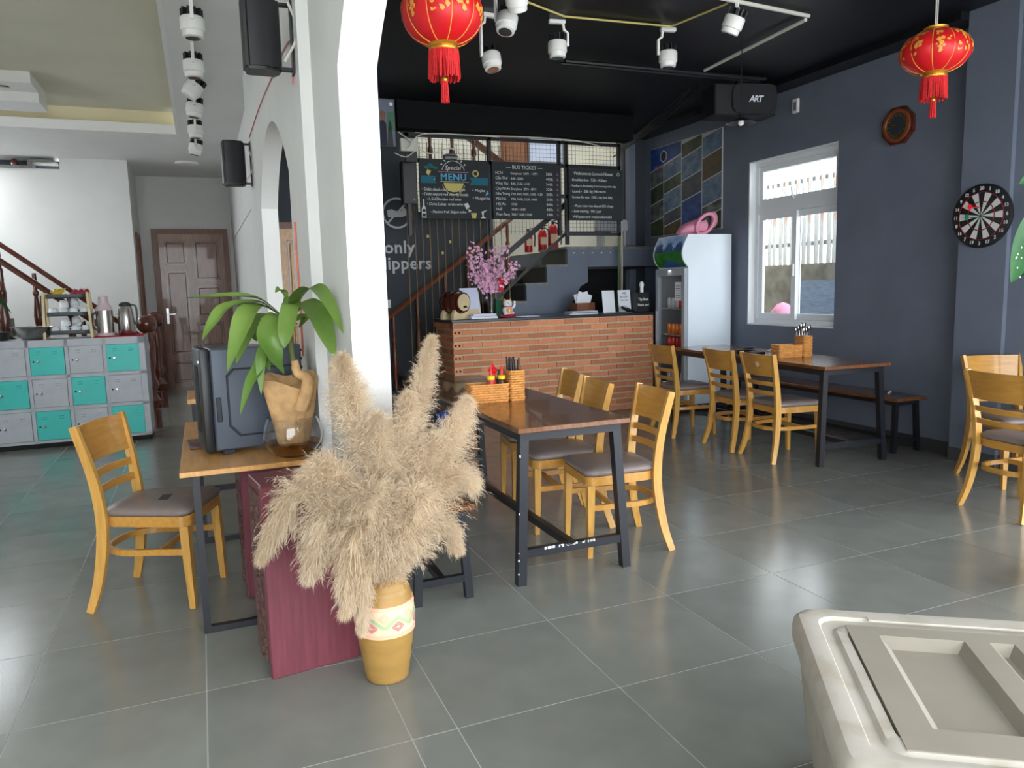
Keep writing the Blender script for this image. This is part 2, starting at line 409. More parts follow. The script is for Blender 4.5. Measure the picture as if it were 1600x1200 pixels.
ar = MB(); arch_wall(ar, 0.455, 0.57, 3.42, 6.9, ZR, [(4.02, 5.86, 2.02, 0.40)])
ar.obj('wall_arcade', 'white_wall', kind=ST, smooth=40)
MB().box(-4.6, -2.4, YF - 0.1, YF, 0, ZL).box(-2.4, 6.0, YF - 0.1, YF, 2.95, ZR + 0.2).obj('wall_front_blocker', 'white_wall', kind=ST)  # unseen wall piece and header, added to cut daylight on column and floor
# ---- hall
MB().box(0.57, 0.72, 9.15, 12.8, 0, ZL).box(0.53, 0.569, 6.901, 7.05, 0, ZL).box(0.62, 0.72, 9.0, 9.15, 0, ZL).obj('wall_hall_right', 'white_wall', kind=ST)
MB().box(0.53, 0.57, 7.05, 12.8, 2.25, ZL).box(0.54, 0.57, 7.75, 12.8, 0, 2.25).obj('trim_hall_panel', 'white_wall', kind=ST)
dt = MB().box(0.53, 0.569, 7.06, 7.13, 0, 2.2).box(0.53, 0.569, 7.62, 7.70, 0, 2.2).box(0.53, 0.569, 7.06, 7.7, 2.2, 2.25)
dt.obj('door_frame_hall', 'door_frame_wood', kind=ST)
MB().box(0.55, 0.568, 7.13, 7.62, 0, 2.2).obj('door_4', 'door_wood', kind=ST)
MB().box(-0.78, -0.62, 12.8, 12.95, 0, ZL).box(0.46, 0.72, 12.8, 12.95, 0, ZL).box(-0.62, 0.46, 12.8, 12.95, 2.42, ZL).obj('wall_hall_end', 'white_wall', kind=ST)
MB().box(-4.6, -0.77, 11.4, 11.55, 0, 3.06).box(-0.9, -0.77, 11.55, 11.72, 0, ZL).box(-0.9, -0.77, 12.5, 12.95, 0, ZL).box(-0.9, -0.77, 11.72, 12.5, 2.3, ZL).box(-1.55, -0.77, 11.4, 11.55, 3.06, ZL).obj('wall_left_stair', 'white_wall', kind=ST)
wl = MB().box(-4.6, -4.5, YF, 7.4, 0, ZL).box(-4.6, -4.5, 9.3, 11.55, 0, ZL).box(-4.6, -4.5, 7.4, 9.3, 0, 1.8).box(-4.6, -4.5, 7.4, 9.3, 2.9, ZL).box(-4.6, -4.5, 8.3, 8.4, 1.8, 2.9)  # high window gap out of view, added to light the back of the room
wl.obj('wall_left', 'white_wall', kind=ST)
# upper stair seen through the notch at the top of that wall
nt_ = thing('stair_opening', 'stepped opening high on the white wall with grey treads', 'stairs', (0, 11.4, 0))
MB().box(-2.6, -1.85, -0.035, 0.3, 3.06, 3.09).obj('tread', 'grey_stone', nt_)
MB().box(-1.86, -1.60, -0.035, 0.3, 3.14, 3.17).box(-1.9, -1.86, -0.02, 0.3, 3.09, 3.17).obj('tread', 'grey_stone', nt_)
MB().lathe([(0.03, 0), (0.045, 0.04), (0.03, 0.09), (0.02, 0.10)], 12, (-2.06, 0.12, 3.09)).obj('baluster', 'dark_red_wood', nt_, smooth=50)
MB().lathe([(0.03, 0), (0.03, 0.02)], 12, (-1.68, 0.12, 3.17)).obj('baluster', 'dark_red_wood', nt_, smooth=50)
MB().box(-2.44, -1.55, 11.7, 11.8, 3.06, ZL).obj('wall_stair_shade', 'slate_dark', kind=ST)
# ---- left ceiling with a recessed tray
TX0, TX1, TY0, TY1 = -4.1, -0.09, 1.5, 9.5
cw = MB(); cw.box(TX1, 0.505, YF, 12.95, ZL, ZL + 0.1); cw.box(-4.6, TX0, YF, 9.62, ZL, ZL + 0.1)
cw.box(TX0, TX1, YF, TY0, ZL, ZL + 0.1); cw.box(TX0, TX1, TY1, 9.62, ZL, ZL + 0.1); cw.box(-2.45, TX1, 9.62, 12.95, ZL, ZL + 0.1); cw.box(0.505, 0.72, 6.9, 12.95, ZL, ZL + 0.1)  # gap left over the stairs is an added skylight for the white wall
cw.obj('ceiling_white', 'ceiling_white', kind=ST)
lip = MB(); zl0, zl1 = ZL - 0.001, ZL + 0.10
for (a, b, c, d) in ((TX0, TX1, TY1 - 0.03, TY1), (TX0, TX1, TY0, TY0 + 0.03), (TX1 - 0.03, TX1, TY0, TY1), (TX0, TX0 + 0.03, TY0, TY1)): lip.box(a, b, c, d, zl0, zl1)
lip.obj('trim_tray_lip', 'white_paint', kind=ST)
cv = MB()
for (a, b, c, d) in ((TX0 - .1, TX1 + .1, TY1 + 0.08, TY1 + 0.1), (TX0 - .1, TX1 + .1, TY0 - .1, TY0 - 0.08), (TX1 + 0.08, TX1 + .1, TY0, TY1), (TX0 - .1, TX0 - 0.08, TY0, TY1)): cv.box(a, b, c, d, ZL + 0.1, ZL + 0.26)
cv.obj('trim_tray_cove', 'tray_cream', kind=ST)
MB().box(TX0 - .1, TX1 + .1, TY0 - .1, TY1 + .1, ZL + 0.26, ZL + 0.3).obj('ceiling_tray', 'tray_olive', kind=ST)
MB().box(0.43, 0.51, YF, 2.0, ZL + 0.1, ZL + 0.2).obj('trim_ceiling_join', 'ceiling_white', kind=ST)
ct = thing('ceiling_ornament', 'white stepped ceiling ornament in the olive tray', 'ceiling ornament', (-1.285, 8.25, 0))
MB().box(-2.0, 0, 0, 0.80, 3.36, 3.459).obj('upper_tier', 'ceiling_white', ct)
MB().box(-2.0, 0.0, 0.35, 0.79, 3.27, 3.359).obj('lower_tier', 'ceiling_white', ct)
fan = thing('ceiling_fan', 'dark brown wooden ceiling fan beside the white ornament', 'fan', (-2.15, 7.75, 3.2))
MB().lathe([(0.0, -0.06), (0.09, -0.05), (0.11, 0.0), (0.09, 0.05), (0.03, 0.07), (0.02, 0.259)], 20).obj('motor', 'dark_red_wood', fan, smooth=40)
for k in range(5):
    T = M.Rotation(2 * pi * k / 5 + 0.02, 4, 'Z') @ M.Rotation(R(8), 4, 'X')
    MB().prism(rrect(0.72, 0.14, 0.03, 3, 0.42), -0.006, 0.006, T).obj('blade', 'dark_red_wood', fan)
# ---- doors
def panel_door(name, loc, rz, wid, hei, panels, frame=0.07, mdoor='door_wood', mframe='door_frame_wood', handle=None):
    d = link(name, None, None, loc, rz, kind=ST)
    fr = MB().box(-wid / 2, -wid / 2 + frame, -0.04, 0.1, 0, hei).box(wid / 2 - frame, wid / 2, -0.04, 0.1, 0, hei).box(-wid / 2 + frame, wid / 2 - frame, -0.04, 0.1, hei - frame, hei)
    fr.box(-wid / 2 + frame, -wid / 2 + frame + 0.015, -0.052, -0.04, 0, hei - frame)
    fr.obj('door_frame', mframe, d)
    x0, x1 = -wid / 2 + frame, wid / 2 - frame
    MB().box(x0, x1, 0.012, 0.05, 0, hei - frame).obj('door_leaf', mdoor, d)
    W, H = x1 - x0, hei - frame
    xs = sorted({0, 1} | {p[0] for p in panels} | {p[1] for p in panels})
    rails = MB()
    # stiles and rails: a grid of everything that is not a panel
    zs_ = sorted({0, 1} | {p[2] for p in panels} | {p[3] for p in panels})
    for i in range(len(xs) - 1):
        for j in range(len(zs_) - 1):
            cx, cz = (xs[i] + xs[i + 1]) / 2, (zs_[j] + zs_[j + 1]) / 2
            if not any(p[0] < cx < p[1] and p[2] < cz < p[3] for p in panels):
                rails.box(x0 + W * xs[i], x0 + W * xs[i + 1], -0.008, 0.012, H * zs_[j], H * zs_[j + 1])
    rails.obj('rails', mdoor, d)
    for p in panels:
        a, b, c, e = x0 + W * p[0], x0 + W * p[1], H * p[2], H * p[3]; m_ = 0.03
        q = MB().bbox(a + m_, b - m_, -0.004, 0.02, c + m_, e - m_, 0.008)
        q.obj('panel', mdoor, d)
        mo = MB()
        for (u0, u1, w0, w1) in ((a, b, c, c + 0.012), (a, b, e - 0.012, e), (a, a + 0.012, c, e), (b - 0.012, b, c, e)): mo.box(u0, u1, -0.012, 0.012, w0, w1)
        mo.obj('moulding', 'dark_red_wood', d)
    if handle:
        hx, hz = x0 + W * handle[0], H * handle[1]
        h = MB().bbox(hx - 0.022, hx + 0.022, -0.02, -0.008, hz - 0.12, hz + 0.12, 0.004).obj('handle_plate', 'chrome', d)
        MB().bar([(hx, -0.02, hz + 0.03), (hx, -0.05, hz + 0.03), (hx + 0.11, -0.052, hz + 0.03)], 0.014, 0.014).obj('lever', 'chrome', d)
    return d
panel_door('door_1', (-0.08, 12.79, 0), 0, 1.08, 2.42, [(0.10, 0.42, 0.80, 0.955), (0.10, 0.42, 0.22, 0.76), (0.10, 0.42, 0.03, 0.17), (0.54, 0.92, 0.70, 0.955), (0.54, 0.92, 0.46, 0.66), (0.54, 0.92, 0.26, 0.42), (0.54, 0.92, 0.03, 0.22)], handle=(0.075, 0.47))
panel_door('door_2', (-0.79, 12.11, 0), R(90), 0.78, 2.3, [(0.12, 0.88, 0.5, 0.94), (0.12, 0.88, 0.05, 0.45)])
panel_door('door_3', (1.2, 9.0, 0), 0, 0.84, 2.2, [(0.14, 0.86, 0.55, 0.94), (0.14, 0.86, 0.05, 0.5)], mdoor='desk_wood')

# ---- the window
W = link('window_1', None, None, (WX + 0.08, 0, 0), kind=ST)
def wf(name, y0, y1, z0, z1, bw, x0, x1, m_='pvc_white', parent=W):
    b = MB()
    for (a, c, d, e) in ((y0, y1, z0, z0 + bw), (y0, y1, z1 - bw, z1), (y0, y0 + bw, z0 + bw, z1 - bw), (y1 - bw, y1, z0 + bw, z1 - bw)): b.box(x0, x1, a, c, d, e)
    return b.obj(name, m_, parent)
wf('window_frame', WY0, WY1, WZ0, WZ1, 0.06, 0, 0.09)
MB().box(0, 0.09, WY0 + 0.06, WY1 - 0.06, 2.10, 2.20).obj('transom', 'pvc_white', W)
s1 = wf('top_sash', WY0 + 0.061, WY1 - 0.061, 2.201, WZ1 - 0.061, 0.05, 0.012, 0.07)
MB().box(0.038, 0.044, WY0 + 0.11, WY1 - 0.11, 2.25, WZ1 - 0.11).obj('pane', 'thin_glass', s1)
MB().bar([(0.0, 6.02, 2.215), (-0.02, 6.02, 2.25), (-0.02, 6.03, 2.33)], 0.015, 0.015).obj('latch', 'pvc_white', s1)
ym = (WY0 + WY1) / 2
s2 = wf('sash', ym + 0.001, WY1 - 0.061, WZ0 + 0.061, 2.099, 0.06, 0.012, 0.045)
MB().box(0.026, 0.032, ym + 0.06, WY1 - 0.12, WZ0 + 0.12, 2.04).obj('pane', 'thin_glass', s2)
s3 = wf('sash', WY0 + 0.061, ym + 0.06, WZ0 + 0.061, 2.099, 0.06, 0.047, 0.08)
MB().box(0.06, 0.066, WY0 + 0.12, ym, WZ0 + 0.12, 2.04).obj('pane', 'thin_glass', s3)
MB().bbox(-0.012, 0.011, ym + 0.012, ym + 0.032, 1.45, 1.57, 0.004).obj('handle', 'white_plastic', s2)
sl = MB().box(-0.078, 0.0, WY0 + 0.001, WY1 - 0.001, WZ0 + 0.001, WZ0 + 0.012).box(-0.078, 0, WY1 - 0.012, WY1 - 0.001, WZ0 + 0.012, WZ1 - 0.001).box(-0.078, 0, WY0 + 0.001, WY1 - 0.012, WZ1 - 0.012, WZ1 - 0.001)
sl.obj('reveal', 'pvc_white', W)
# ---- outside the window: boundary wall, rusty fence, tiled wall, added eave that dims the alley
MB().box(WX + t + 0.02, 12, -5, 16, -0.3, -0.15).obj('ground_outside', 'concrete', kind=ST)
MB().box(7.55, 7.8, 3.0, 14.0, -0.15, 1.62).obj('wall_outside', 'stone_wall', kind=ST)
bt = MB().box(7.50, 7.548, 4.0, 8.15, -0.15, 1.40).obj('wall_outside_tiled', 'blue_tile', kind=ST)
fe = thing('sheet_fence', 'white corrugated fence panels streaked with rust outside the window', 'fence', (7.68, 0, 1.62))
pm = []
for q in range(3):
    mb = MB(); n = 4
    for i in range(n):
        a = 0.19 * i / n; mb.box(-0.01 + (0.03 if i % 2 else 0), 0.01 + (0.03 if i % 2 else 0), a, a + 0.19 / n, 0, 1.6 - 0.1 * q)
    pm.append(mb.mesh('panel', 'rust_white'))
for k in range(38): link('panel', pm[k % 3], fe, (0, 4.0 + 0.225 * k, 0))
MB().box(0.045, 0.08, 4.0, 12.6, 0.25, 0.31).box(0.045, 0.08, 4.0, 12.6, 1.1, 1.16).obj('rail', 'grey_plastic', fe)
MB().box(WX + t, WX + t + 1.0, 2.0, 11.0, 3.1, 3.2).obj('trim_shade_eave', 'white_wall', kind=ST)  # unseen overhang, added to darken the view outside
pk = thing('pink_scooter_cover', 'pink and white plastic cover outside at the window bottom', 'cover', (6.75, 7.52, -0.15)); pk.scale = (0.55, 0.55, 1.15)
mb = MB()
mb.lathe([(0.36, 0.0), (0.38, 0.5), (0.36, 0.85), (0.26, 1.02), (0.12, 1.10), (0.0, 1.12)], 18)
mb.obj('cover', 'pink_fabric', pk, smooth=50)
MB().lathe([(0.375, 0.80), (0.362, 0.89), (0.30, 0.99)], 18, cap=False).obj('trim_band', 'white_plastic', pk, smooth=50)
# ================================================================== FURNITURE
# ---- chairs
def make_chair():
    c = thing('dining_chair', 'x', 'chair')
    # seat frame + pad outlines (slightly wider at the front, round back)
    def outline(s, fw, bw, d0, d1, n=6):
        pts = []
        for i in range(n + 1):
            a = R(0 + 90 * i / n); pts.append((fw - 0.05 * s + 0.05 * s * cos(a), d1 - 0.05 + 0.05 * sin(a)))
        for i in range(n + 1):
            a = R(90 + 90 * i / n); pts.append((-fw + 0.05 + 0.05 * cos(a), d1 - 0.05 + 0.05 * sin(a)))
        for i in range(n + 1):
            a = R(180 + 90 * i / n); pts.append((-bw + 0.08 + 0.08 * cos(a), d0 + 0.08 + 0.08 * sin(a)))
        for i in range(n + 1):
            a = R(270 + 90 * i / n); pts.append((bw - 0.08 + 0.08 * cos(a), d0 + 0.08 + 0.08 * sin(a)))
        return pts
    o1 = outline(1, 0.205, 0.178, -0.20, 0.205); n = len(o1)
    MB().prism(o1, 0.385, 0.432).obj('seat_frame', 'chair_wood_flat', c, smooth=40)
    pad = MB(); vs = []
    for (sc, z) in ((0.985, 0.4325), (1.03, 0.445), (1.02, 0.458), (0.93, 0.470), (0.6, 0.478)):
        vs += [(x * sc, 0.003 + (yy - 0.003) * sc, z) for x, yy in o1]
    vs.append((0, 0.003, 0.479)); fs = [tuple(reversed(range(n)))]
    for j in range(4): fs += [(j * n + i, j * n + (i + 1) % n, (j + 1) * n + (i + 1) % n, (j + 1) * n + i) for i in range(n)]
    fs += [(4 * n + i, 4 * n + (i + 1) % n, 5 * n) for i in range(n)]
    pad.add(vs, fs).obj('seat', 'vinyl', c, smooth=60)
    for s in (-1, 1):
        MB().bar([(s * 0.185, 0.19, 0), (s * 0.182, 0.183, 0.2), (s * 0.178, 0.178, 0.384)], 0.036, 0.036, up=(0, 1, 0), scl=[0.72, 0.95, 1.1]).obj('leg', 'chair_wood', c)
        path = bez([(s * 0.215, -0.262, 0), (s * 0.194, -0.228, 0.12), (s * 0.179, -0.202, 0.28), (s * 0.174, -0.195, 0.43), (s * 0.180, -0.215, 0.62), (s * 0.204, -0.265, 0.85)], 4)
        k = len(path); scl = [0.85 + 0.3 * sin(pi * i / (k - 1)) for i in range(k)]
        MB().sweep(path, [(-0.012, -0.02), (0.012, -0.02), (0.012, 0.02), (-0.012, 0.02)], up=(0, 1, 0), scl=scl).obj('back_post', 'chair_wood', c)
    def back(z0, z1, name, th=0.014):
        mb = MB(); n = 10; vs = []
        def yb(z): return -0.195 - 0.225 * max(0, z - 0.43) ** 1.35
        def hw(z): return 0.168 + 0.03 * max(0, (z - 0.5) / 0.35) ** 1.6
        for zz in (z0, z1):
            for q in (-1, 1):
                for i in range(n + 1):
                    u_ = -1 + 2 * i / n; vs.append((hw(zz) * u_, yb(zz) - 0.028 * (1 - u_ * u_) + q * th / 2, zz))
        m_ = n + 1; fs = []
        for i in range(n):
            fs += [(i, i + 1, 2 * m_ + i + 1, 2 * m_ + i), (m_ + i + 1, m_ + i, 3 * m_ + i, 3 * m_ + i + 1), (2 * m_ + i, 2 * m_ + i + 1, 3 * m_ + i + 1, 3 * m_ + i), (i + 1, i, m_ + i, m_ + i + 1)]
        fs += [(0, 2 * m_, 3 * m_, m_), (n, m_ + n, 3 * m_ + n, 2 * m_ + n)]
        mb.add(vs, fs).obj(name, 'chair_wood_flat', c, smooth=40)
    back(0.675, 0.845, 'backrest'); back(0.60, 0.632, 'slat'); back(0.525, 0.557, 'slat')
    # bent-wood stretcher hoop and cross bar
    hoop = bez([(0.178, 0.165, 0.262), (0.172, 0.02, 0.262), (0.165, -0.12, 0.262), (0.10, -0.215, 0.262), (0, -0.235, 0.262), (-0.10, -0.215, 0.262), (-0.165, -0.12, 0.262), (-0.172, 0.02, 0.262), (-0.178, 0.165, 0.262)], 4)
    MB().bar(hoop, 0.018, 0.028).obj('stretcher', 'chair_wood_flat', c)
    MB().bar([(-0.165, 0.05, 0.262), (0.165, 0.05, 0.262)], 0.016, 0.026).obj('stretcher', 'chair_wood_flat', c)
    return c
ch = make_chair()
GR = 'honey-coloured dining chairs'
# (x, y, facing angle of the seat front measured from +Y, label)
chairs = [
    (-0.235, 3.845, -112, 'honey wooden chair with brown seat standing alone before the teal lockers'),
    (1.995, 3.525, 82, 'honey wooden chair nearest the camera at the near dining table'),
    (1.905, 3.995, 82, 'middle honey wooden chair of the three at the near dining table'),
    (1.985, 4.50, 80, 'honey wooden chair farthest along the near dining table, nearest the brick counter'),
    (4.18, 5.93, -94, 'honey wooden chair beside the drinks cooler at the far dining table'),
    (4.27, 5.21, -94, 'middle honey wooden chair at the far dining table'),
    (4.27, 4.72, -94, 'honey wooden chair with a pale sticker on its back at the far table'),
    (4.50, 2.93, -97, 'honey wooden chair cut by the right edge, in front of the other'),
    (5.06, 3.40, 160, 'honey wooden chair at the right edge standing against the slate pilaster'),
]
CH = []
for i, (x, y, a, lab) in enumerate(chairs):
    if i == 0:
        ch.location = (x, y, 0); ch.rotation_euler = (0, 0, R(a)); tag(ch, lab, group=GR); CH.append(ch)
    else: CH.append(copy_tree(ch, (x, y, 0), R(a), lab, GR))
st = MB().prism([(0.022 * cos(2 * pi * k / 12), 0.022 * sin(2 * pi * k / 12)) for k in range(12)], 0, 0.002, M.Translation((0.03, -0.283, 0.765)) @ M.Rotation(R(102), 4, 'X'))
st.obj('sticker', 'cream_paint', CH[6])
lb = MB().prism(rrect(0.10, 0.045, 0.004, 2), 0.4785, 0.4792, M.Rotation(R(12), 4, 'Z')).obj('printed_patch', 'black_stick', CH[0], loc=(0.03, 0.03, 0.0004))

# ---- tables and benches
def make_table(name, label, cat, loc, rz, wid, leng, hei, sec, splay, group, chips=0):
    t_ = thing(name, label, cat, loc, rz, group)
    # origin: near left corner of the top, +Y along its length
    MB().bbox(0, wid, 0, leng, hei - 0.026, hei, 0.003).obj('tabletop' if cat == 'table' else 'seat', ['table_wood'], t_)
    zt = hei - 0.026; a = sec / 2
    ins, ov = 0.05, 0.045
    ap = MB().box(ins - a, wid - ins + a, ov, ov + sec, zt - sec, zt).box(ins - a, wid - ins + a, leng - ov - sec, leng - ov, zt - sec, zt)
    ap.box(ins - a, ins + a, ov + sec, leng - ov - sec, zt - sec, zt).box(wid - ins - a, wid - ins + a, ov + sec, leng - ov - sec, zt - sec, zt)
    ap.obj('apron', 'black_metal', t_)
    for (x, sx) in ((ins, -1), (wid - ins, 1)):
        for (yy, sy) in ((ov + a, -1), (leng - ov - a, 1)):
            MB().bar([(x + sx * splay, yy + sy * splay * 0.6, 0), (x, yy, zt - sec)], sec, sec, up=(0, 1, 0)).obj('leg', 'black_metal', t_)
    zb = 0.13 * hei / 0.76 + 0.02; q = 1 - zb / zt
    for (yy, sy) in ((ov + a, -1), (leng - ov - a, 1)):
        yb = yy + sy * splay * 0.6 * q; xb = splay * q
        MB().bar([(ins - xb + a, yb, zb), (wid - ins + xb - a, yb, zb)], sec * 0.8, sec * 0.9).obj('crossbar', 'black_metal', t_)
        if sy < 0 and chips:
            rnd = random.Random(5); mb = MB()
            for k in range(34):
                u = rnd.random() ** 1.5; x = wid * 0.45 + u * wid * 0.4 * rnd.choice((-1, 1)) * 0.6; l_ = rnd.uniform(0.003, 0.014)
                mb.box(x, x + l_, yb - sec * 0.4 - 0.0008, yb - sec * 0.4 + 0.004, zb + sec * 0.45 - rnd.uniform(0.003, 0.012), zb + sec * 0.45 + 0.0008)
            for k in range(5):
                z = rnd.uniform(0.01, 0.7) ** 1.3; f_ = 1 - z / zt; x = ins - splay * f_ - a; yl = yy + sy * splay * 0.6 * f_ - a; h_ = rnd.uniform(0.003, 0.012)
                mb.box(x - 0.0012, x + 0.004, yl - 0.0012, yl + 0.003, z, z + h_)
            mb.obj('paint_chips', 'paper', t_, kind='stuff')
    y0, y1 = ov + a - splay * 0.6 * q, leng - ov - a + splay * 0.6 * q
    MB().bar([(wid / 2, y0 + sec * 0.4, zb), (wid / 2, y1 - sec * 0.4, zb)], sec * 0.85, sec * 0.85).obj('stretcher', 'black_metal', t_)
    return t_
make_table('dining_table', 'dark wooden table on a black steel frame in front of the brick counter', 'table', (1.305, 3.15, 0), 0, 0.595, 2.16, 0.765, 0.044, 0.038, 'dining tables', chips=1)
make_table('dining_table', 'dark wooden table on a black steel frame under the window', 'table', (4.235, 4.265, 0), R(-3.6), 0.62, 2.2, 0.765, 0.044, 0.038, 'dining tables')
make_table('bench', 'low wooden bench with black steel legs beside the near table, half hidden by pampas grass', 'bench', (0.775, 3.12, 0), 0, 0.30, 2.0, 0.45, 0.036, 0.022, 'wooden benches')
make_table('bench', 'low wooden bench with black steel legs along the slate window wall', 'bench', (5.06, 4.33, 0), 0, 0.32, 2.05, 0.45, 0.036, 0.022, 'wooden benches')
MB().bbox(-0.045, 0.045, -0.008, 0.008, 0, 0.010, 0.003).obj('lighter', 'white_plastic', None, loc=(5.30, 4.62, 0.4505), rz=R(30), label='small white lighter on the bench by the window wall', cat='lighter')

# ---- wicker caddies
def wicker(name, label, loc, rz, group):
    b = thing(name, label, 'basket', loc, rz, group)
    def ring_stack(w_, d_, h_, cx, nm):
        mb = MB(); per = rrect(w_, d_, 0.006, 1, cx, 0)
        # resample perimeter
        pts = []; n = len(per)
        for i in range(n):
            a, c_ = V(per[i]), V(per[(i + 1) % n]); k = max(1, int((c_ - a).length / 0.0075)); pts += [a.lerp(c_, j / k) for j in range(k)]
        rows = max(3, int(h_ / 0.0125)); m_ = len(pts)
        for r_ in range(rows):
            z = 0.006 + (h_ - 0.012) * r_ / (rows - 1); path = []
            for i, p in enumerate(pts):
                d = V((p.x - cx, p.y)); d.normalize(); o_ = 0.0022 * (1 if (i // 2 + r_) % 2 else -1); path.append((p.x + d.x * o_, p.y + d.y * o_, z))
            mb.tube(path, 0.0064, 5, closed=True)
        mb.box(cx - w_ / 2 + 0.003, cx + w_ / 2 - 0.003, -d_ / 2 + 0.003, d_ / 2 - 0.003, 0.0, 0.006)
        return mb.obj(nm, 'wicker', b, smooth=50)
    ring_stack(0.215, 0.13, 0.105, -0.05, 'tray'); ring_stack(0.082, 0.13, 0.175, 0.113, 'cutlery_holder')
    return b
B1 = (1.53, 4.02, 0.765)
wicker('condiment_basket', 'L-shaped wicker basket with sauce bottles and chopsticks on the near table', B1, R(-4), 'wicker caddies')
B2 = (4.61, 5.02, 0.765)
wicker('condiment_basket', 'L-shaped wicker basket full of spoons on the far table', B2, R(-8), 'wicker caddies')
def bottle(label, loc, col, h, cap, caph, r=0.024):
    o = thing('sauce_bottle', label, 'bottle', loc, 0, 'sauce bottles in the basket')
    MB().lathe([(r * 0.96, 0), (r, 0.008), (r, h * 0.55), (r * 0.75, h * 0.8), (r * 0.5, h)], 14).obj('body', col, o, smooth=40)
    if cap == 'nozzle':
        MB().lathe([(r * 0.75, h), (r * 1.1, h + 0.012), (r * 1.15, h + 0.02), (r * 0.5, h + 0.036), (0.004, h + 0.055)], 14).obj('cap', 'red_plastic', o, smooth=40)
    else:
        MB().lathe([(r * 0.9, h), (r * 0.95, h + 0.004), (r * 0.95, h + caph), (r * 0.6, h + caph + 0.004)], 14).obj('cap', cap, o, smooth=40)
        MB().lathe([(r * 0.45, h + caph + 0.004), (r * 0.3, h + caph + 0.05), (0.003, h + caph + 0.055)], 10).obj('nozzle', 'red_plastic', o, smooth=40)
    MB().lathe([(r + 0.0008, h * 0.12), (r + 0.0008, h * 0.5)], 14, a0=R(-130), a1=R(-50), cap=False).obj('paper_label', 'paper', o, smooth=40)
bottle('sauce bottle with yellow cap, left of the red one in the basket', (B1[0] - 0.035, B1[1] - 0.025, 0.772), 'sauce_red', 0.12, 'yellow_plastic', 0.02)
bottle('red chilli sauce bottle with tall red cap in the basket', (B1[0] - 0.002, B1[1] + 0.026, 0.772), 'red_plastic', 0.15, 'nozzle', 0)
bottle('sauce bottle with yellow cap, right of the red one in the basket', (B1[0] + 0.03, B1[1] - 0.026, 0.772), 'sauce_dark', 0.12, 'yellow_plastic', 0.02)
rnd = random.Random(3)
for k in range(16):
    x, y = B1[0] + 0.113 + rnd.uniform(-0.028, 0.028), B1[1] - 0.008 + rnd.uniform(-0.045, 0.045); tx, ty = rnd.uniform(-0.008, 0.008), rnd.uniform(-0.012, 0.012)
    MB().tube([(0, 0, 0), (tx, ty, 0.235 + rnd.uniform(-0.02, 0.01))], 0.0042, 6, scl=[0.7, 1]).obj('chopstick', 'black_stick', None, loc=(x, y, 0.773), label='black chopstick standing in the wicker holder on the near table', cat='chopstick', group='chopsticks in the near basket')
MB().lathe([(0.018, 0), (0.021, 0.01), (0.021, 0.11), (0.012, 0.15), (0.012, 0.17)], 12).obj('sauce_bottle', 'green_plastic', None, smooth=40, loc=(B1[0] + 0.042, B1[1] + 0.032, 0.772), label='dark green bottle behind the chopsticks in the basket', cat='bottle')
MB().lathe([(0.016, 0), (0.018, 0.01), (0.018, 0.05), (0.008, 0.06)], 12).obj('small_shaker', 'black_stick', None, smooth=40, loc=(B1[0] - 0.11, B1[1] + 0.02, 0.772), label='small dark shaker in the left of the near basket', cat='shaker')
for k in range(8):
    x, y = B2[0] + 0.095 + 0.034 * (k % 2), B2[1] - 0.062 + 0.03 * (k // 2); h_ = 0.195 + 0.03 * (k % 3) * 0.6; dx = (-0.01, 0.012)[k % 2]
    mb = MB().tube([(0, 0, 0), (dx, 0.01, h_)], 0.003, 6)
    mb.sphere((dx * 1.08, 0.01, h_ + 0.022), (0.015, 0.006, 0.026), 10, 6)
    mb.obj('spoon', 'steel', None, smooth=60, loc=(x, y - 0.0, 0.773), label='metal spoon standing in the wicker holder on the far table', cat='spoon', group='spoons in the far basket')
for (x, y, r_, lab, m_) in ((4.60, 5.62, 0.09, 'dark shallow dish lying behind the far basket', 'black_plastic'), (4.78, 5.78, 0.075, 'dark saucer near the cooler on the far table', 'black_plastic')):
    MB().lathe([(r_ * 0.6, 0), (r_, 0.022), (r_ * 0.94, 0.022), (r_ * 0.55, 0.006)], 18).obj('dish', m_, None, smooth=40, loc=(x, y, 0.766), label=lab, cat='dish')
MB().bbox(-0.09, 0.09, -0.06, 0.06, 0, 0.02, 0.004).obj('notebook', 'ink', None, loc=(4.50, 5.36, 0.766), rz=R(20), label='dark notebook lying beside the far wicker basket', cat='notebook')
MB().bar([(0, 0, 0), (0.0, 0, 0.006), (0.16, 0.05, 0.03)], 0.02, 0.006).obj('folded_glasses', 'black_plastic', None, loc=(4.72, 5.45, 0.768), label='black folded glasses on the far table', cat='glasses')
# ================================================================== LEFT ROOM
# ---- locker unit: 6 columns x 3 rows of doors
LK = thing('locker_unit', 'low grey steel locker unit with a checker of grey and teal doors', 'lockers', (-0.54, 8.22, 0), R(-1))
LW = 0.322; NC = 7; LH = 1.03; LD = 0.45
body = MB().box(-NC * LW - 0.03, 0.0, 0.012, LD, 0.05, LH)
for c in range(NC + 1):
    x = -0.03 - c * LW if c else -0.0
    body.box(-c * LW - (0.06 if c in (0,) else 0.045), -c * LW - (0.0 if c == 0 else 0.015) , -0.004, 0.012, 0.05, LH)
rows = [(0.075, 0.36), (0.39, 0.665), (0.695, 0.965)]
for (z0, z1) in ((0.05, 0.075), (0.36, 0.39), (0.665, 0.695), (0.965, LH)): body.box(-NC * LW - 0.03, 0, -0.004, 0.012, z0, z1)
body.obj('body', 'locker_grey', LK)
MB().box(-NC * LW, -0.02, 0.03, LD - 0.02, 0, 0.05).obj('plinth', 'dark_gap', LK)
dm = {}
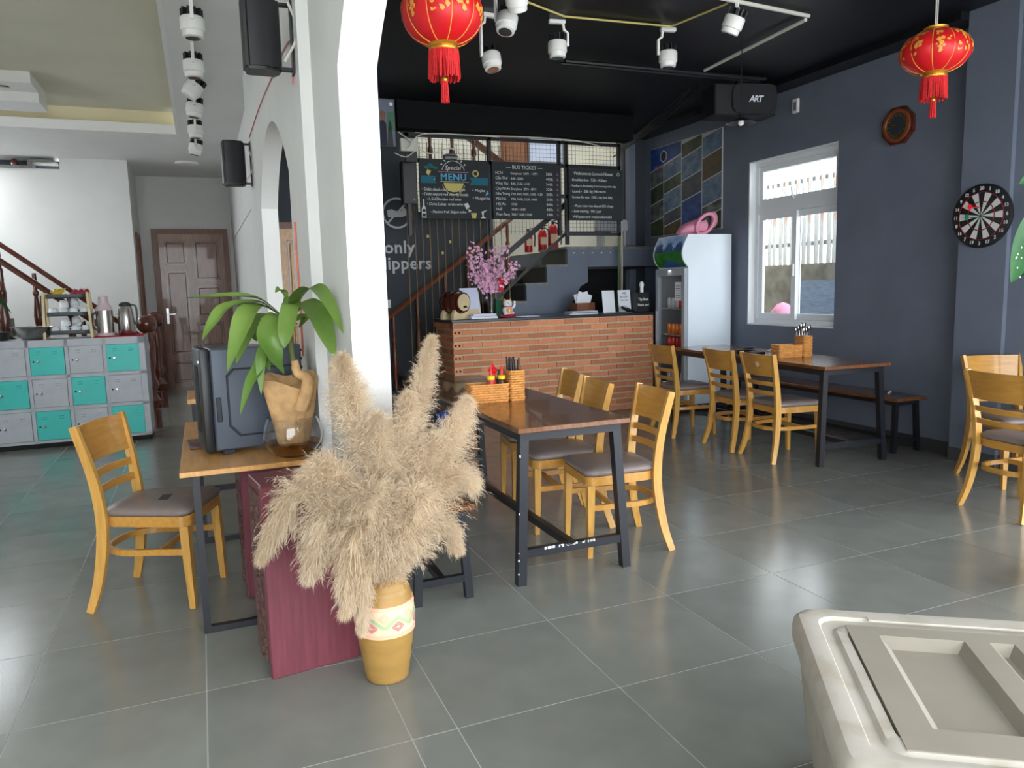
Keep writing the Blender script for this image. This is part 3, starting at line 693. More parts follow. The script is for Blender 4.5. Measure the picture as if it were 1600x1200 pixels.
for m_ in ('locker_grey', 'locker_teal'):
    hh = [z1 - z0 for z0, z1 in rows]
    for r_, (z0, z1) in enumerate(rows):
        x1 = -0.004; w_ = LW - 0.03 - 0.008
        dm[m_, r_] = MB().bbox(-w_ / 2, w_ / 2, -0.010, 0.008, 0.004, z1 - z0 - 0.004, 0.003).mesh('locker_door', m_)
slot = MB()
for k in range(2): slot.bbox(-0.04, 0.0, -0.017, -0.009, 0.0 + k * 0.022, 0.009 + k * 0.022, 0.003)
slot_me = {m_: slot.mesh('vent_slot', m_) for m_ in ('locker_grey', 'locker_teal')}
lock_me = MB().lathe([(0.0125, 0), (0.0125, 0.008), (0.007, 0.013), (0, 0.013)], 12, T=M.Rotation(R(90), 4, 'X')).mesh('lock', 'chrome', 40)
hole_me = MB().lathe([(0.009, 0), (0.009, 0.003), (0, 0.003)], 10, T=M.Rotation(R(90), 4, 'X')).mesh('key_hole', 'dark_gap', 40)
for c in range(NC):
    for r_, (z0, z1) in enumerate(rows):
        m_ = 'locker_teal' if (c + r_) % 2 == 0 else 'locker_grey'
        xc = -c * LW - 0.045 - (LW - 0.03) / 2 + (0.0 if c else -0.005)
        d = link('locker_door', dm[m_, r_], LK, (xc, 0, z0))
        link('vent_slot', slot_me[m_], d, (-0.05, 0, 0.2)); link('vent_slot', slot_me[m_], d, (0.09, 0, 0.2))
        link('lock', lock_me, d, (-0.075, -0.010, 0.135)); link('key_hole', hole_me, d, (-0.115, -0.010, 0.135))
# ---- things on the lockers
ZK = LH
MB().prism(rrect(0.44, 0.40, 0.01, 2), 0, 0.004).prism([(-0.22, -0.204), (0.224, -0.204), (0.224, -0.200), (-0.22, -0.2)], -0.03, 0.004).obj('red_cloth', 'cloth_red', None, loc=(-0.765, 8.43, ZK + 0.001), label='red cloth under the steel flasks on the lockers', cat='cloth')
bw = MB().lathe([(0.0, 0.0), (0.09, 0.0), (0.12, 0.02), (0.165, 0.07), (0.185, 0.12), (0.195, 0.122), (0.18, 0.118), (0.155, 0.065), (0.10, 0.02), (0, 0.015)], 28)
bw.obj('mixing_bowl', 'steel', None, smooth=50, loc=(-1.50, 8.44, ZK), label='wide stainless steel bowl on top of the lockers', cat='bowl')
MB().lathe([(0.0, 0), (0.1, 0), (0.11, 0.08), (0.0, 0.085)], 20).obj('black_pot', 'black_plastic', None, smooth=40, loc=(-1.82, 8.5, ZK), label='black pot left of the steel bowl on the lockers', cat='pot')
SH = thing('tiered_rack', 'three-tier cup rack with pale wooden legs and grey trays on the lockers', 'rack', (-1.195, 8.44, ZK))
for sx in (-1, 1):
    for sy in (-1, 1):
        MB().bar([(sx * 0.20, sy * 0.11, 0), (sx * 0.185, sy * 0.085, 0.44)], 0.022, 0.022, up=(0, 1, 0)).obj('leg', 'bamboo', SH)
for z in (0.04, 0.215, 0.385):
    mb = MB(); q = 0.19 - 0.015 * z
    mb.prism(rrect(2 * q - 0.03, 0.22, 0.05, 5), z, z + 0.008)
    out, inn = rrect(2 * q - 0.03, 0.22, 0.05, 5), rrect(2 * q - 0.045, 0.205, 0.045, 5); n = len(out)
    vs = [(x, y, z) for x, y in out] + [(x, y, z + 0.038) for x, y in out] + [(x, y, z + 0.038) for x, y in inn] + [(x, y, z + 0.008) for x, y in inn]
    mb.add(vs, [(j * n + i, j * n + (i + 1) % n, (j + 1) * n + (i + 1) % n, (j + 1) * n + i) for j in range(3) for i in range(n)])
    mb.obj('tray', 'shelf_grey', SH, smooth=40)
cup = MB().lathe([(0.0, 0.072), (0.024, 0.072), (0.034, 0.066), (0.041, 0.03), (0.043, 0.0), (0.040, 0.0), (0.037, 0.03), (0.03, 0.06), (0.0, 0.066)], 18)
hp = bez([(0.039, 0, 0.055), (0.062, 0, 0.052), (0.064, 0, 0.03), (0.042, 0, 0.02)], 5); cup.tube(hp, 0.004, 6, up=(0, 1, 0))
cup_me = cup.mesh('cup', 'porcelain', 50)
def cup_at(dx, dy, z, lab, rotx=0, rz=0, up=False):
    link('cup', cup_me, None, (-1.195 + dx, 8.44 + dy, ZK + z + (0.072 if up else 0)), label=lab, cat='cup', group='white cups on the rack', rot=(R(180) if up else rotx, 0, rz))
for t_, z, nm in ((0, 0.215, 'middle'), (1, 0.04, 'bottom')):
    zz = z + 0.0085
    for k in range(4):
        lab = ['leftmost upturned white cup on the %s tray of the rack', 'second white cup from the left on the %s tray of the rack', 'third white cup from the left on the %s tray of the rack', 'rightmost white cup on the %s tray of the rack'][k] % nm
        cup_at(-0.125 + 0.088 * k, -0.02, zz, lab, rz=0.9 * k + t_)
    cup_at(-0.03 , 0.0 , zz + 0.0725, 'white cup stacked upside down on others on the %s tray' % nm, rz=1.2)
    cup_at(0.065, 0.0, zz + 0.0725 + 0.012, 'white cup tilted on top of others on the %s tray' % nm, rotx=R(-25), rz=0.4)
def banana(k, x, y, z, rz):
    p = bez([(-0.06, 0, 0.012), (-0.03, 0.012, 0), (0.02, 0.014, 0), (0.06, 0, 0.016)], 4); n = len(p)
    MB().tube(p, 0.016, 7, scl=[0.3 + 0.7 * min(1, 3 * min(i, n - 1 - i) / n) for i in range(n)]).obj('banana', 'banana', None, smooth=60, loc=(x, y, z + 0.0), rz=rz, label='yellow banana lying on the top tray of the cup rack', cat='banana', group='bananas on the rack')
for k in range(7): banana(k, -1.285 + 0.022 * (k % 4), 8.40 + 0.033 * (k // 2) * 0.7, ZK + 0.411 + 0.026 * (k % 3), 0.4 * k)
rnd = random.Random(8)
for k in range(9):
    mb = MB().sphere((0, 0, 0), (0.026, 0.026, 0.024), 10, 7)
    for q in range(14):
        a, b = rnd.uniform(0, 6.28), rnd.uniform(-1, 1.4); d = V((cos(a) * cos(b), sin(a) * cos(b), sin(b))); mb.tube([d * 0.022, d * 0.037 + V((0, 0, 0.004))], 0.002, 4, scl=[1, 0.3])
    mb.obj('rambutan', 'fruit_red', None, smooth=60, loc=(-1.135 + 0.048 * (k % 3) + 0.012 * (k // 6), 8.39 + 0.05 * ((k // 3) % 3) , ZK + 0.42 + 0.026 * (k // 6)), label='dark red hairy fruit heaped on the top tray of the rack', cat='fruit', group='red fruit on the rack')
t1 = thing('thermos_flask', 'steel thermos flask with pinkish shoulder and cap beside the cup rack', 'thermos', (-0.885, 8.42, ZK + 0.006), 0)
MB().lathe([(0.075, 0), (0.082, 0.004), (0.082, 0.03), (0.076, 0.034)], 24).obj('base', 'thermos_pink', t1, smooth=40)
MB().lathe([(0.076, 0.034), (0.076, 0.25)], 24).obj('body', 'steel', t1, smooth=40)
MB().lathe([(0.077, 0.25), (0.07, 0.28), (0.045, 0.315), (0.045, 0.335)], 24).obj('shoulder', 'thermos_pink', t1, smooth=40)
MB().lathe([(0.042, 0.335), (0.042, 0.385), (0.036, 0.392), (0, 0.392)], 24).obj('cap', 'thermos_pink', t1, smooth=40)
MB().bar(bez([(-0.076, 0, 0.23), (-0.11, 0, 0.2), (-0.11, 0, 0.1), (-0.076, 0, 0.06)], 5), 0.02, 0.012, up=(0, 1, 0)).obj('handle', 'black_plastic', t1)
t2 = thing('thermos_jug', 'polished steel thermos jug with black handle at the locker end', 'thermos', (-0.70, 8.45, ZK + 0.006), 0)
MB().lathe([(0.074, 0), (0.08, 0.01), (0.076, 0.15), (0.066, 0.26), (0.055, 0.285)], 24).obj('body', 'steel', t2, smooth=40)
MB().lathe([(0.056, 0.285), (0.054, 0.31), (0.03, 0.326), (0, 0.328)], 24).obj('lid', 'black_plastic', t2, smooth=40)
MB().bar(bez([(0.05, -0.01, 0.30), (0.095, -0.01, 0.28), (0.10, -0.01, 0.16), (0.078, -0.01, 0.1)], 5), 0.02, 0.012, up=(0, 1, 0)).obj('handle', 'black_plastic', t2)
MB().sphere((-0.075, -0.02, 0.2), 0.015, 8, 6).obj('spout_button', 'white_plastic', t2, smooth=60)
# ---- staircase balustrades with newels
TURN = [(0.030, 0), (0.030, 0.06), (0.022, 0.07), (0.036, 0.13), (0.040, 0.22), (0.026, 0.36), (0.018, 0.44), (0.030, 0.46), (0.030, 0.49), (0.018, 0.51), (0.024, 0.60), (0.020, 0.70)]
def balustrade(name, label, y, x0, n, cat='railing', ball=0.105):
    b = thing(name, label, cat, (x0, y, 0))
    nw = MB().lathe([(0.075, 0), (0.075, 0.2), (0.05, 0.22), (0.085, 0.30), (0.05, 0.36), (0.045, 0.40), (0.08, 0.47), (0.05, 0.54), (0.045, 0.62), (0.062, 0.72), (0.07, 0.9), (0.05, 0.98), (0.045, 1.03)], 20).obj('newel_post', 'dark_red_wood', b, smooth=50)
    MB().lathe([(0.04, 1.03), (0.07, 1.045), (0.10, 1.09), (0.105, 1.13), (0.09, 1.185), (0.05, 1.21), (0, 1.215)], 20).obj('ball_finial', 'dark_red_wood', nw, smooth=50)
    sl_ = 0.82
    rail = [(-0.05, 0, 0.80), (-n * 0.34 - 0.3, 0, 0.80 + sl_ * (n * 0.34 + 0.25))]
    MB().sweep(rail, [(-0.035, -0.02), (0.035, -0.02), (0.04, 0.012), (0.02, 0.034), (-0.02, 0.034), (-0.04, 0.012)]).obj('handrail', 'dark_red_wood', b)
    for k in range(n):
        x = -0.25 - 0.34 * k; zb = -0.02 + sl_ * (-x - 0.05) * 0.98
        MB().lathe([(r_ * 1.15, z * 1.06) for r_, z in TURN], 12, (x, 0, max(0.0, zb + 0.02))).obj('baluster', 'dark_red_wood', b, smooth=50)
    return b
balustrade('stair_balustrade', 'dark red wooden stair balustrade with ball newel nearest the lockers', 8.93, -0.55, 6)
balustrade('stair_balustrade', 'dark red wooden stair balustrade along the white wall', 10.6, -0.55, 8)
stp = MB()
for k in range(9): stp.box(-0.75 - 0.26 * (k + 1), -0.75 - 0.26 * k, 9.02, 10.5, 0, 0.2 * (k + 1))
stp.obj('staircase', 'grey_stone', None, label='grey stone steps rising behind the lockers', cat='stairs')
# spotty plant foliage at the far left behind the bowl
pl = thing('stair_plant', 'dark leafed plant at the left edge behind the lockers', 'plant', (-2.02, 8.775, 0))
MB().lathe([(0.07, 0), (0.09, 0.25), (0.08, 0.25), (0.07, 0.22), (0, 0.22)], 16).obj('pot', 'grey_plastic', pl, smooth=40)
MB().tube([(0, 0, 0.2), (0.02, 0, 0.8), (0, 0, 1.5)], 0.012, 6).obj('stem', 'stem_green', pl)
def leaf_mesh(path, wmax, material, fold=0.25, name='leaf', prof=None, up=(0, 0, 1), wob=0.0):
    """blade along a path: 5 verts across with a centre crease"""
    P = [V(p) for p in path]; n = len(P); vs = []; up = V(up)
    for i in range(n):
        t_ = (P[min(i + 1, n - 1)] - P[max(i - 1, 0)]).normalized(); u = up - t_ * up.dot(t_)
        if u.length < 0.05: u = V((0, -1, 0)) - t_ * -t_.y
        u.normalize(); sd = t_.cross(u); f_ = i / (n - 1)
        w_ = wmax * (prof(f_) if prof else max(0.02, sin(pi * min(1, f_ * 0.92 + 0.08)) ** 0.75))
        for q in (-1, -0.5, 0, 0.5, 1): vs.append(P[i] + sd * (q * w_ / 2) + u * (abs(q) * w_ * fold + wob * w_ * sin(9 * f_ + q * 2)))
    fs = [(i * 5 + j, i * 5 + j + 1, (i + 1) * 5 + j + 1, (i + 1) * 5 + j) for i in range(n - 1) for j in range(4)]
    mb = MB(); mb.add(vs, fs)
    k = len(vs); nn = [v - V((0, 0, 0.0012)) for v in vs]; mb.add(nn, [tuple(reversed(f)) for f in fs])
    return mb
for k, (a, l_) in enumerate(((0.3, 0.45), (1.4, 0.4), (2.6, 0.42), (3.6, 0.4), (4.5, 0.45), (5.5, 0.42), (0.9, 0.35), (5.0, 0.36))):
    z = 0.9 + 0.08 * k; d = V((cos(a), sin(a) * 0.12, 0)) * l_
    leaf_mesh(bez([(0.01, 0, z), (d.x * 0.5, d.y * 0.5, z + 0.14), (d.x, d.y, z - 0.02)], 6), 0.10, 'leaf_dark').obj('leaf', 'leaf_dark', pl, smooth=60)
# ---- desk with black frame
DK = thing('side_desk', 'wooden desk top on a thin black steel frame beside the maroon cabinet', 'desk', (-0.13, 3.27, 0))
DW, DL, DH = 0.57, 1.33, 0.70
MB().bbox(0, DW, 0, DL, DH - 0.022, DH, 0.002).obj('desktop', ['desk_wood'], DK)
fr = 0.028
for x in (0.06, DW - 0.06):
    for y in (0.03, DL - 0.05):
        MB().box(x - fr / 2, x + fr / 2, y - fr / 2, y + fr / 2, 0, DH - 0.022).obj('leg', 'black_metal', DK)
for y in (0.03, DL - 0.05): MB().box(0.06 + fr / 2, DW - 0.06 - fr / 2, y - fr / 2, y + fr / 2, 0.0, fr).obj('foot_bar', 'black_metal', DK)
MB().box(0.06 + fr / 2, DW - 0.06 - fr / 2, DL - 0.05 - fr / 2, DL - 0.05 + fr / 2, 0.30, 0.30 + fr).obj('crossbar', 'black_metal', DK)
MB().bbox(-0.075, 0.075, -0.11, 0.11, 0, 0.012, 0.003).obj('menu_book', 'maroon_dark', None, loc=(-0.03, 3.86, DH + 0.001), rz=R(5), label='dark brown menu book lying on the desk behind the computer', cat='book')
# stool-like small wooden top further back
s2_ = thing('small_wooden_stand', 'small pale wooden stand behind the desk', 'stand', (-0.13, 5.35, 0))
MB().bbox(0, 0.45, 0, 0.5, 0.70, 0.735, 0.004).obj('top', 'desk_wood', s2_)
for x in (0.04, 0.41):
    for y in (0.04, 0.46): MB().box(x - 0.015, x + 0.015, y - 0.015, y + 0.015, 0, 0.70).obj('leg', 'black_metal', s2_)
# ---- computer tower
PC = thing('computer_tower', 'dark grey computer tower standing on the wooden desk', 'computer', (0.02, 3.545, DH), R(9))
PW, PD, PH = 0.40, 0.20, 0.475
MB().bbox(0, PW, 0.004, PD, 0.02, PH, 0.006).obj('case', 'pc_panel', PC)
pan = [(0.05, 0.05)]
o_ = [(0.105, 0.075), (0.345, 0.075), (0.375, 0.105), (0.375, 0.385), (0.09, 0.385), (0.06, 0.355), (0.06, 0.125)]
mb = MB(); n = len(o_); vs = []
cx_, cz_ = 0.215, 0.23
for (s_, yy) in ((1.0, 0.003), (0.985, -0.002), (0.955, -0.002), (0.94, 0.003)): vs += [(cx_ + (x - cx_) * s_, yy, cz_ + (z - cz_) * s_) for x, z in o_]
mb.add(vs, [(j * n + (i + 1) % n, j * n + i, (j + 1) * n + i, (j + 1) * n + (i + 1) % n) for j in range(3) for i in range(n)])
mb.obj('panel_groove', 'pc_black', PC)
MB().bbox(-0.045, -0.001, -0.002, PD + 0.004, 0.015, PH + 0.006, 0.014, 2).obj('front_bezel', 'black_plastic', PC, smooth=40)
MB().bbox(0.012, 0.034, -0.0015, 0.004, 0.15, 0.26, 0.003).obj('side_grip', 'pc_black', PC)
MB().bbox(-0.048, -0.044, 0.06, 0.14, 0.10, 0.40, 0.001).obj('front_grille', 'dark_gap', PC)
MB().box(-0.049, -0.0445, 0.02, 0.03, PH - 0.06, PH - 0.05).box(-0.049, -0.0445, 0.035, 0.045, PH - 0.06, PH - 0.05).obj('indicator', 'white_plastic', PC)
for x in (0.03, PW - 0.08):
    for y in (0.02, PD - 0.05): MB().bbox(x, x + 0.05, y - 0.012, y + 0.03, 0, 0.02, 0.003).obj('foot', 'pc_black', PC)
for z in (0.36, 0.40, 0.44): MB().bbox(PW, PW + 0.008, 0.02, 0.05, z, z + 0.012, 0.002).obj('port', 'black_plastic', PC)
# ---- glass bowl with water, driftwood plant in it
BC = (0.335, 3.405, DH)
GB = thing('glass_bowl', 'round clear glass bowl half filled with brown water on the desk', 'bowl', BC)
outp = [(0.0, 0.001), (0.07, 0.001), (0.10, 0.02), (0.123, 0.06), (0.128, 0.095), (0.118, 0.14), (0.105, 0.17)]
MB().lathe(outp + [(r_ - 0.004, z) for r_, z in reversed(outp[2:])] + [(0.07, 0.006), (0, 0.006)], 32).obj('bowl', 'glass', GB, smooth=60)
MB().lathe([(0, 0.0065), (0.069, 0.0065), (0.095, 0.023), (0.1135, 0.055), (0.115, 0.062), (0, 0.062)], 32).obj('water', 'tea_water', GB, smooth=60)
DP = thing('driftwood_plant', 'green leafy plant growing from a pale driftwood stump in the glass bowl', 'plant', (BC[0], BC[1] - 0.005, BC[2] + 0.012))
mb = MB(); n = 28; prof = [(0.06, 0.0), (0.07, 0.08), (0.082, 0.15), (0.097, 0.24), (0.112, 0.335), (0.107, 0.345)]; vs = []
for (r_, z) in prof:
    for i in range(n):
        a = 2 * pi * i / n; q = 1 + 0.10 * sin(2 * a + 0.6) + 0.07 * sin(5 * a + z * 9) ; dip = 0.0
        if z > 0.2: dip = -0.06 * max(0, cos(a - R(-75))) ** 3 * (z - 0.2) / 0.14
        vs.append((r_ * q * cos(a), r_ * q * sin(a) * 0.85, z + dip + 0.012 * sin(3 * a)))
for i in range(n): vs.append((vs[5 * n + i][0] * 0.72, vs[5 * n + i][1] * 0.72, vs[5 * n + i][2] - 0.03))
vs.append((0, 0, 0.26))
fs = [(j * n + i, j * n + (i + 1) % n, (j + 1) * n + (i + 1) % n, (j + 1) * n + i) for j in range(6) for i in range(n)] + [(6 * n + i, 6 * n + (i + 1) % n, 7 * n) for i in range(n)]
mb.add(vs, fs + [tuple(reversed(range(n)))]).obj('stump', 'driftwood', DP, smooth=60)
MB().tube(bez([(0.03, -0.07, 0.20), (0.055, -0.085, 0.27), (0.065, -0.06, 0.33), (0.03, -0.04, 0.355), (0.02, -0.04, 0.41)], 5), 0.024, 10, scl=[1.3 - 0.6 * i / 20 for i in range(21)]).obj('root', 'driftwood', DP, smooth=60)
MB().tube(bez([(0.02, -0.04, 0.34), (0.012, -0.04, 0.44), (0.005, -0.03, 0.54), (0.005, -0.03, 0.625)], 5), 0.012, 8).obj('stem', 'stem_green', DP, smooth=60)
leaves = [
    ( [(-0.024, -0.03, 0.606), (-0.111, -0.07, 0.677), (-0.219, -0.12, 0.693), (-0.397, -0.2, 0.689)] , 0.05 ),
    ( [(-0.04, -0.03, 0.615), (-0.112, -0.07, 0.661), (-0.237, -0.13, 0.648), (-0.298, -0.16, 0.587), (-0.34, -0.18, 0.524)] , 0.062 ),
    ( [(-0.02, -0.04, 0.601), (-0.1, -0.1, 0.643), (-0.157, -0.15, 0.627), (-0.207, -0.2, 0.533), (-0.257, -0.22, 0.397)] , 0.092 ),
    ( [(-0.02, -0.02, 0.584), (-0.114, -0.04, 0.599), (-0.167, -0.07, 0.525), (-0.218, -0.1, 0.416)] , 0.07 ),
    ( [(-0.018, 0.0, 0.578), (-0.083, 0.02, 0.577), (-0.13, 0.02, 0.535), (-0.126, 0.0, 0.498)] , 0.065 ),
    ( [(-0.009, -0.05, 0.59), (-0.048, -0.12, 0.602), (-0.086, -0.18, 0.527), (-0.071, -0.2, 0.436), (-0.04, -0.2, 0.371)] , 0.1 ),
    ( [(0.019, -0.05, 0.624), (0.01, -0.15, 0.65), (-0.021, -0.2, 0.548), (-0.035, -0.22, 0.477)] , 0.075 ),
    ( [(-0.018, -0.04, 0.557), (-0.071, -0.12, 0.531), (-0.116, -0.16, 0.459), (-0.13, -0.18, 0.385), (-0.135, -0.2, 0.293)] , 0.045 ),
    ( [(-0.023, -0.03, 0.552), (-0.09, -0.1, 0.483), (-0.135, -0.16, 0.397), (-0.179, -0.2, 0.333), (-0.222, -0.22, 0.22)] , 0.052 ),
    ( [(0.026, -0.05, 0.605), (0.057, -0.15, 0.657), (0.096, -0.28, 0.605), (0.116, -0.35, 0.525), (0.138, -0.4, 0.439)] , 0.098 ),
    ( [(0.019, -0.05, 0.624), (0.043, -0.15, 0.686), (0.084, -0.3, 0.715), (0.123, -0.4, 0.657), (0.162, -0.47, 0.541)] , 0.08 ),
    ( [(0.008, -0.04, 0.638), (-0.005, -0.04, 0.685), (-0.02, -0.06, 0.715), (-0.043, -0.07, 0.702)] , 0.05 ),
    ( [(0.02, -0.02, 0.574), (0.058, 0.0, 0.589), (0.085, 0.0, 0.591), (0.05, -0.02, 0.548)] , 0.045 ),
    ( [(-0.013, -0.06, 0.544), (-0.059, -0.1, 0.495), (-0.102, -0.13, 0.456), (-0.093, -0.15, 0.383)] , 0.06 ),
]
for pts_, w_ in leaves:
    leaf_mesh(bez(pts_, 7), w_, 'leaf', fold=0.14, wob=0.05, up=(0, -0.35, 1)).obj('leaf', 'leaf', DP, smooth=60)

# ---- maroon carved cabinets
def cabinet(label, loc, rz, w_, d_, h_):
    c = thing('maroon_cabinet', label, 'cabinet', loc, rz, 'maroon wooden cabinets')
    MB().bbox(0, w_, 0, 0.032, 0, h_, 0.004).obj('front_panel', 'maroon', c)
    MB().bbox(0.012, w_ - 0.012, 0.0325, d_, 0.02, h_ - 0.004, 0.004).obj('body', 'maroon', c)
    cv_ = MB(); rnd = random.Random(4)
    cv_.box(0.004, 0.0115, 0.05, d_ - 0.03, 0.05, h_ - 0.04)
    z = 0.06
    while z < h_ - 0.07:
        for (y, s_) in ((0.09, 1), (0.155, -1)):
            a = rnd.uniform(0, 6); cv_.tube([(0.003, y + 0.028 * cos(a + t_ * 1.1) * (1 - t_ / 7), z + 0.028 * sin(s_ * (a + t_ * 1.1)) * (1 - t_ / 7)) for t_ in range(6)], 0.0055, 5, up=(1, 0, 0))
        z += 0.055
    cv_.obj('carved_panel', 'maroon_dark', c)
    return c
cabinet('maroon wooden cabinet with carved side standing behind the pampas vase', (0.145, 2.765, 0), R(8), 0.335, 0.27, 0.725)
cabinet('maroon wooden cabinet half hidden under the desk', (0.11, 3.60, 0), R(5), 0.30, 0.26, 0.62)
#MB().bbox(-0.05, 0.05, -0.02, 0.02, 0, 0.22, 0.01).obj('blue_bag', 'blue_cloth', None, loc=(0.035, 3.05, 0), rz=R(70), label='small blue bag on the floor behind the front maroon cabinet', cat='bag')

# ---- ochre vase with painted band, pampas grass
VC = (0.54, 2.62, 0)
VS = thing('floor_vase', 'tall ochre clay vase with a painted zigzag band on the floor', 'vase', VC)
vp = [(0.0, 0.0), (0.068, 0.0), (0.078, 0.008), (0.085, 0.06), (0.096, 0.13), (0.104, 0.19), (0.107, 0.24), (0.104, 0.29), (0.094, 0.34), (0.075, 0.375), (0.058, 0.392), (0.056, 0.398), (0.050, 0.396), (0.055, 0.378), (0.08, 0.34), (0.09, 0.28), (0.085, 0.1), (0, 0.02)]
prof = []
for i in range(len(vp) - 1):
    a, b = vp[i], vp[i + 1]
    prof += [(a[0] + (b[0] - a[0]) * t_ / 4, a[1] + (b[1] - a[1]) * t_ / 4) for t_ in range(4)] if 2 <= i <= 8 else [a]
prof.append(vp[-1])
prof = [(r_ + (0.0012 * sin(z * 260) if 2 < i < 30 else 0), z) for i, (r_, z) in enumerate(prof)]
MB().lathe(prof, 40).obj('body', 'vase_ochre', VS, smooth=50)
def vr(z): 
    for (a, b) in zip(vp[2:10], vp[3:11]):
        if a[1] <= z <= b[1]: return a[0] + (b[0] - a[0]) * (z - a[1]) / (b[1] - a[1])
    return 0.1
bz0, bz1 = 0.19, 0.305
def band(z0, z1, off, name, m_):
    n = 40; mb = MB(); zs = [z0 + (z1 - z0) * j / 6 for j in range(7)]
    mb.lathe([(vr(zs[0]) , zs[0])] + [(vr(z) + off, z) for z in zs] + [(vr(zs[-1]), zs[-1])], n, cap=False)
    return mb.obj(name, m_, VS, smooth=50)
bd = band(bz0 + 0.008, bz1 - 0.008, 0.0025, 'painted_band', 'cream_paint')
band(bz0, bz0 + 0.014, 0.0045, 'band_rim', 'peach'); band(bz1 - 0.014, bz1, 0.0045, 'band_rim', 'peach')
def wrap(poly, off):   # polygon in (arc length, z) -> on the vase
    return [((vr(z) + off) * cos(s_ / 0.105), (vr(z) + off) * sin(s_ / 0.105), z) for s_, z in poly]
zz = MB(); dia = MB(); circ = 2 * pi * 0.105; nz_ = 7; pz = circ / nz_
def strip(mb, pts, th, off):
    for i in range(len(pts) - 1):
        (s0, z0), (s1, z1) = pts[i], pts[i + 1]; d = V((s1 - s0, z1 - z0)); nn = V((-d.y, d.x)).normalized() * th / 2
        for k in range(4):
            a = V((s0, z0)) + d * k / 4; b = V((s0, z0)) + d * (k + 1) / 4
            mb.add(wrap([tuple(a - nn), tuple(b - nn), tuple(b + nn), tuple(a + nn)], off), [(0, 1, 2, 3)])
zm, am = (bz0 + bz1) / 2, 0.017
for k in range(nz_):
    s0 = k * pz
    strip(zz, [(s0, zm - am), (s0 + pz / 2, zm + am), (s0 + pz, zm - am)], 0.013, 0.0045)
    for (sc, zc, m_) in ((s0 + pz / 2, zm - 0.016, 0), (s0, zm + 0.018, 1)):
        dia.mi(m_)
        for q in (0.021, 0.012):
            strip(dia, [(sc - q, zc), (sc, zc + q * 0.8), (sc + q, zc), (sc, zc - q * 0.8), (sc - q, zc)], 0.005, 0.0038)
zz.obj('zigzag', 'sage', VS); dia.obj('diamonds', ['rose', 'peach'], VS)

def plume(seed, path, label, length_frac=0.72, wid=0.10, nfil=1500, tight=1.0):
    rnd = random.Random(seed); P = bez(path, 8); n = len(P); mb = MB()
    mb.tube(P, 0.0022, 5, scl=[1.3 - 0.9 * i / (n - 1) for i in range(n)])
    vs, fs = [], []
    def at(f_):
        x = f_ * (n - 1); i = min(int(x), n - 2); return P[i].lerp(P[i + 1], x - i), (P[i + 1] - P[i]).normalized()
    nb = int(nfil / 11)
    for b in range(nb):
        f0 = 1 - length_frac + length_frac * (b + rnd.random()) / nb
        p, t_ = at(min(0.999, f0)); u = (f0 - (1 - length_frac)) / length_frac
        env = (min(1, (u + 0.12) / 0.35) ** 0.7) * (1 - u) ** 0.75 + 0.06
        r = V((rnd.gauss(0, 1), rnd.gauss(0, 1), rnd.gauss(0, 1))); r = (r - t_ * r.dot(t_)); r.normalize()
        L_ = wid * env * rnd.uniform(0.35, 1.2) * (1.25 if b % 5 == 0 else 1)
        d = (t_ * 0.95 * tight + r * 0.72).normalized()
        g = V((0, 0, -1))
        # the branchlet and its fine filaments
        q = [p, p + d * L_ * 0.45, p + d * L_ * 0.9 + g * L_ * 0.10, p + d * L_ * 1.3 + g * L_ * 0.36]
        for k in range(11):
            s_ = rnd.random(); x = s_ * 3; i = min(int(x), 2); o = q[i].lerp(q[i + 1], x - i)
            dd = (d + V((rnd.gauss(0, .5), rnd.gauss(0, .5), rnd.gauss(0, .5))) + g * (0.15 + 0.4 * s_)).normalized(); l_ = wid * rnd.uniform(0.10, 0.26)
            m_ = o + dd * l_ * 0.55; e = o + dd * l_ + g * l_ * 0.25
            sd = dd.cross(V((rnd.gauss(0, 1), rnd.gauss(0, 1), rnd.gauss(0, 1)))); sd.normalize(); w_ = 0.00062
            j = len(vs); vs += [o - sd * w_ * 0.6, o + sd * w_ * 0.6, m_ + sd * w_, m_ - sd * w_, e]; fs += [(j, j + 1, j + 2, j + 3), (j + 3, j + 2, j + 4)]
        sd = d.cross(V((0.3, 0.5, 0.8))); sd.normalize(); w_ = 0.0007; j = len(vs)
        for o in q: vs += [o - sd * w_, o + sd * w_]
        fs += [(j, j + 1, j + 3, j + 2), (j + 2, j + 3, j + 5, j + 4), (j + 4, j + 5, j + 7, j + 6)]
    fl_ = MB(); fl_.add(vs, fs)
    T = thing('pampas_plume', label, 'pampas grass', VC, 0, 'pampas plumes in the ochre vase')
    L0 = V(VC)
    for q in (mb, fl_): q.v = [tuple(V(v) - L0) for v in q.v]
    mb.obj('stalk', 'stem_green' if False else 'pampas', T); fl_.obj('fluff', 'pampas', T)
mouth = V((VC[0], VC[1], 0.30))
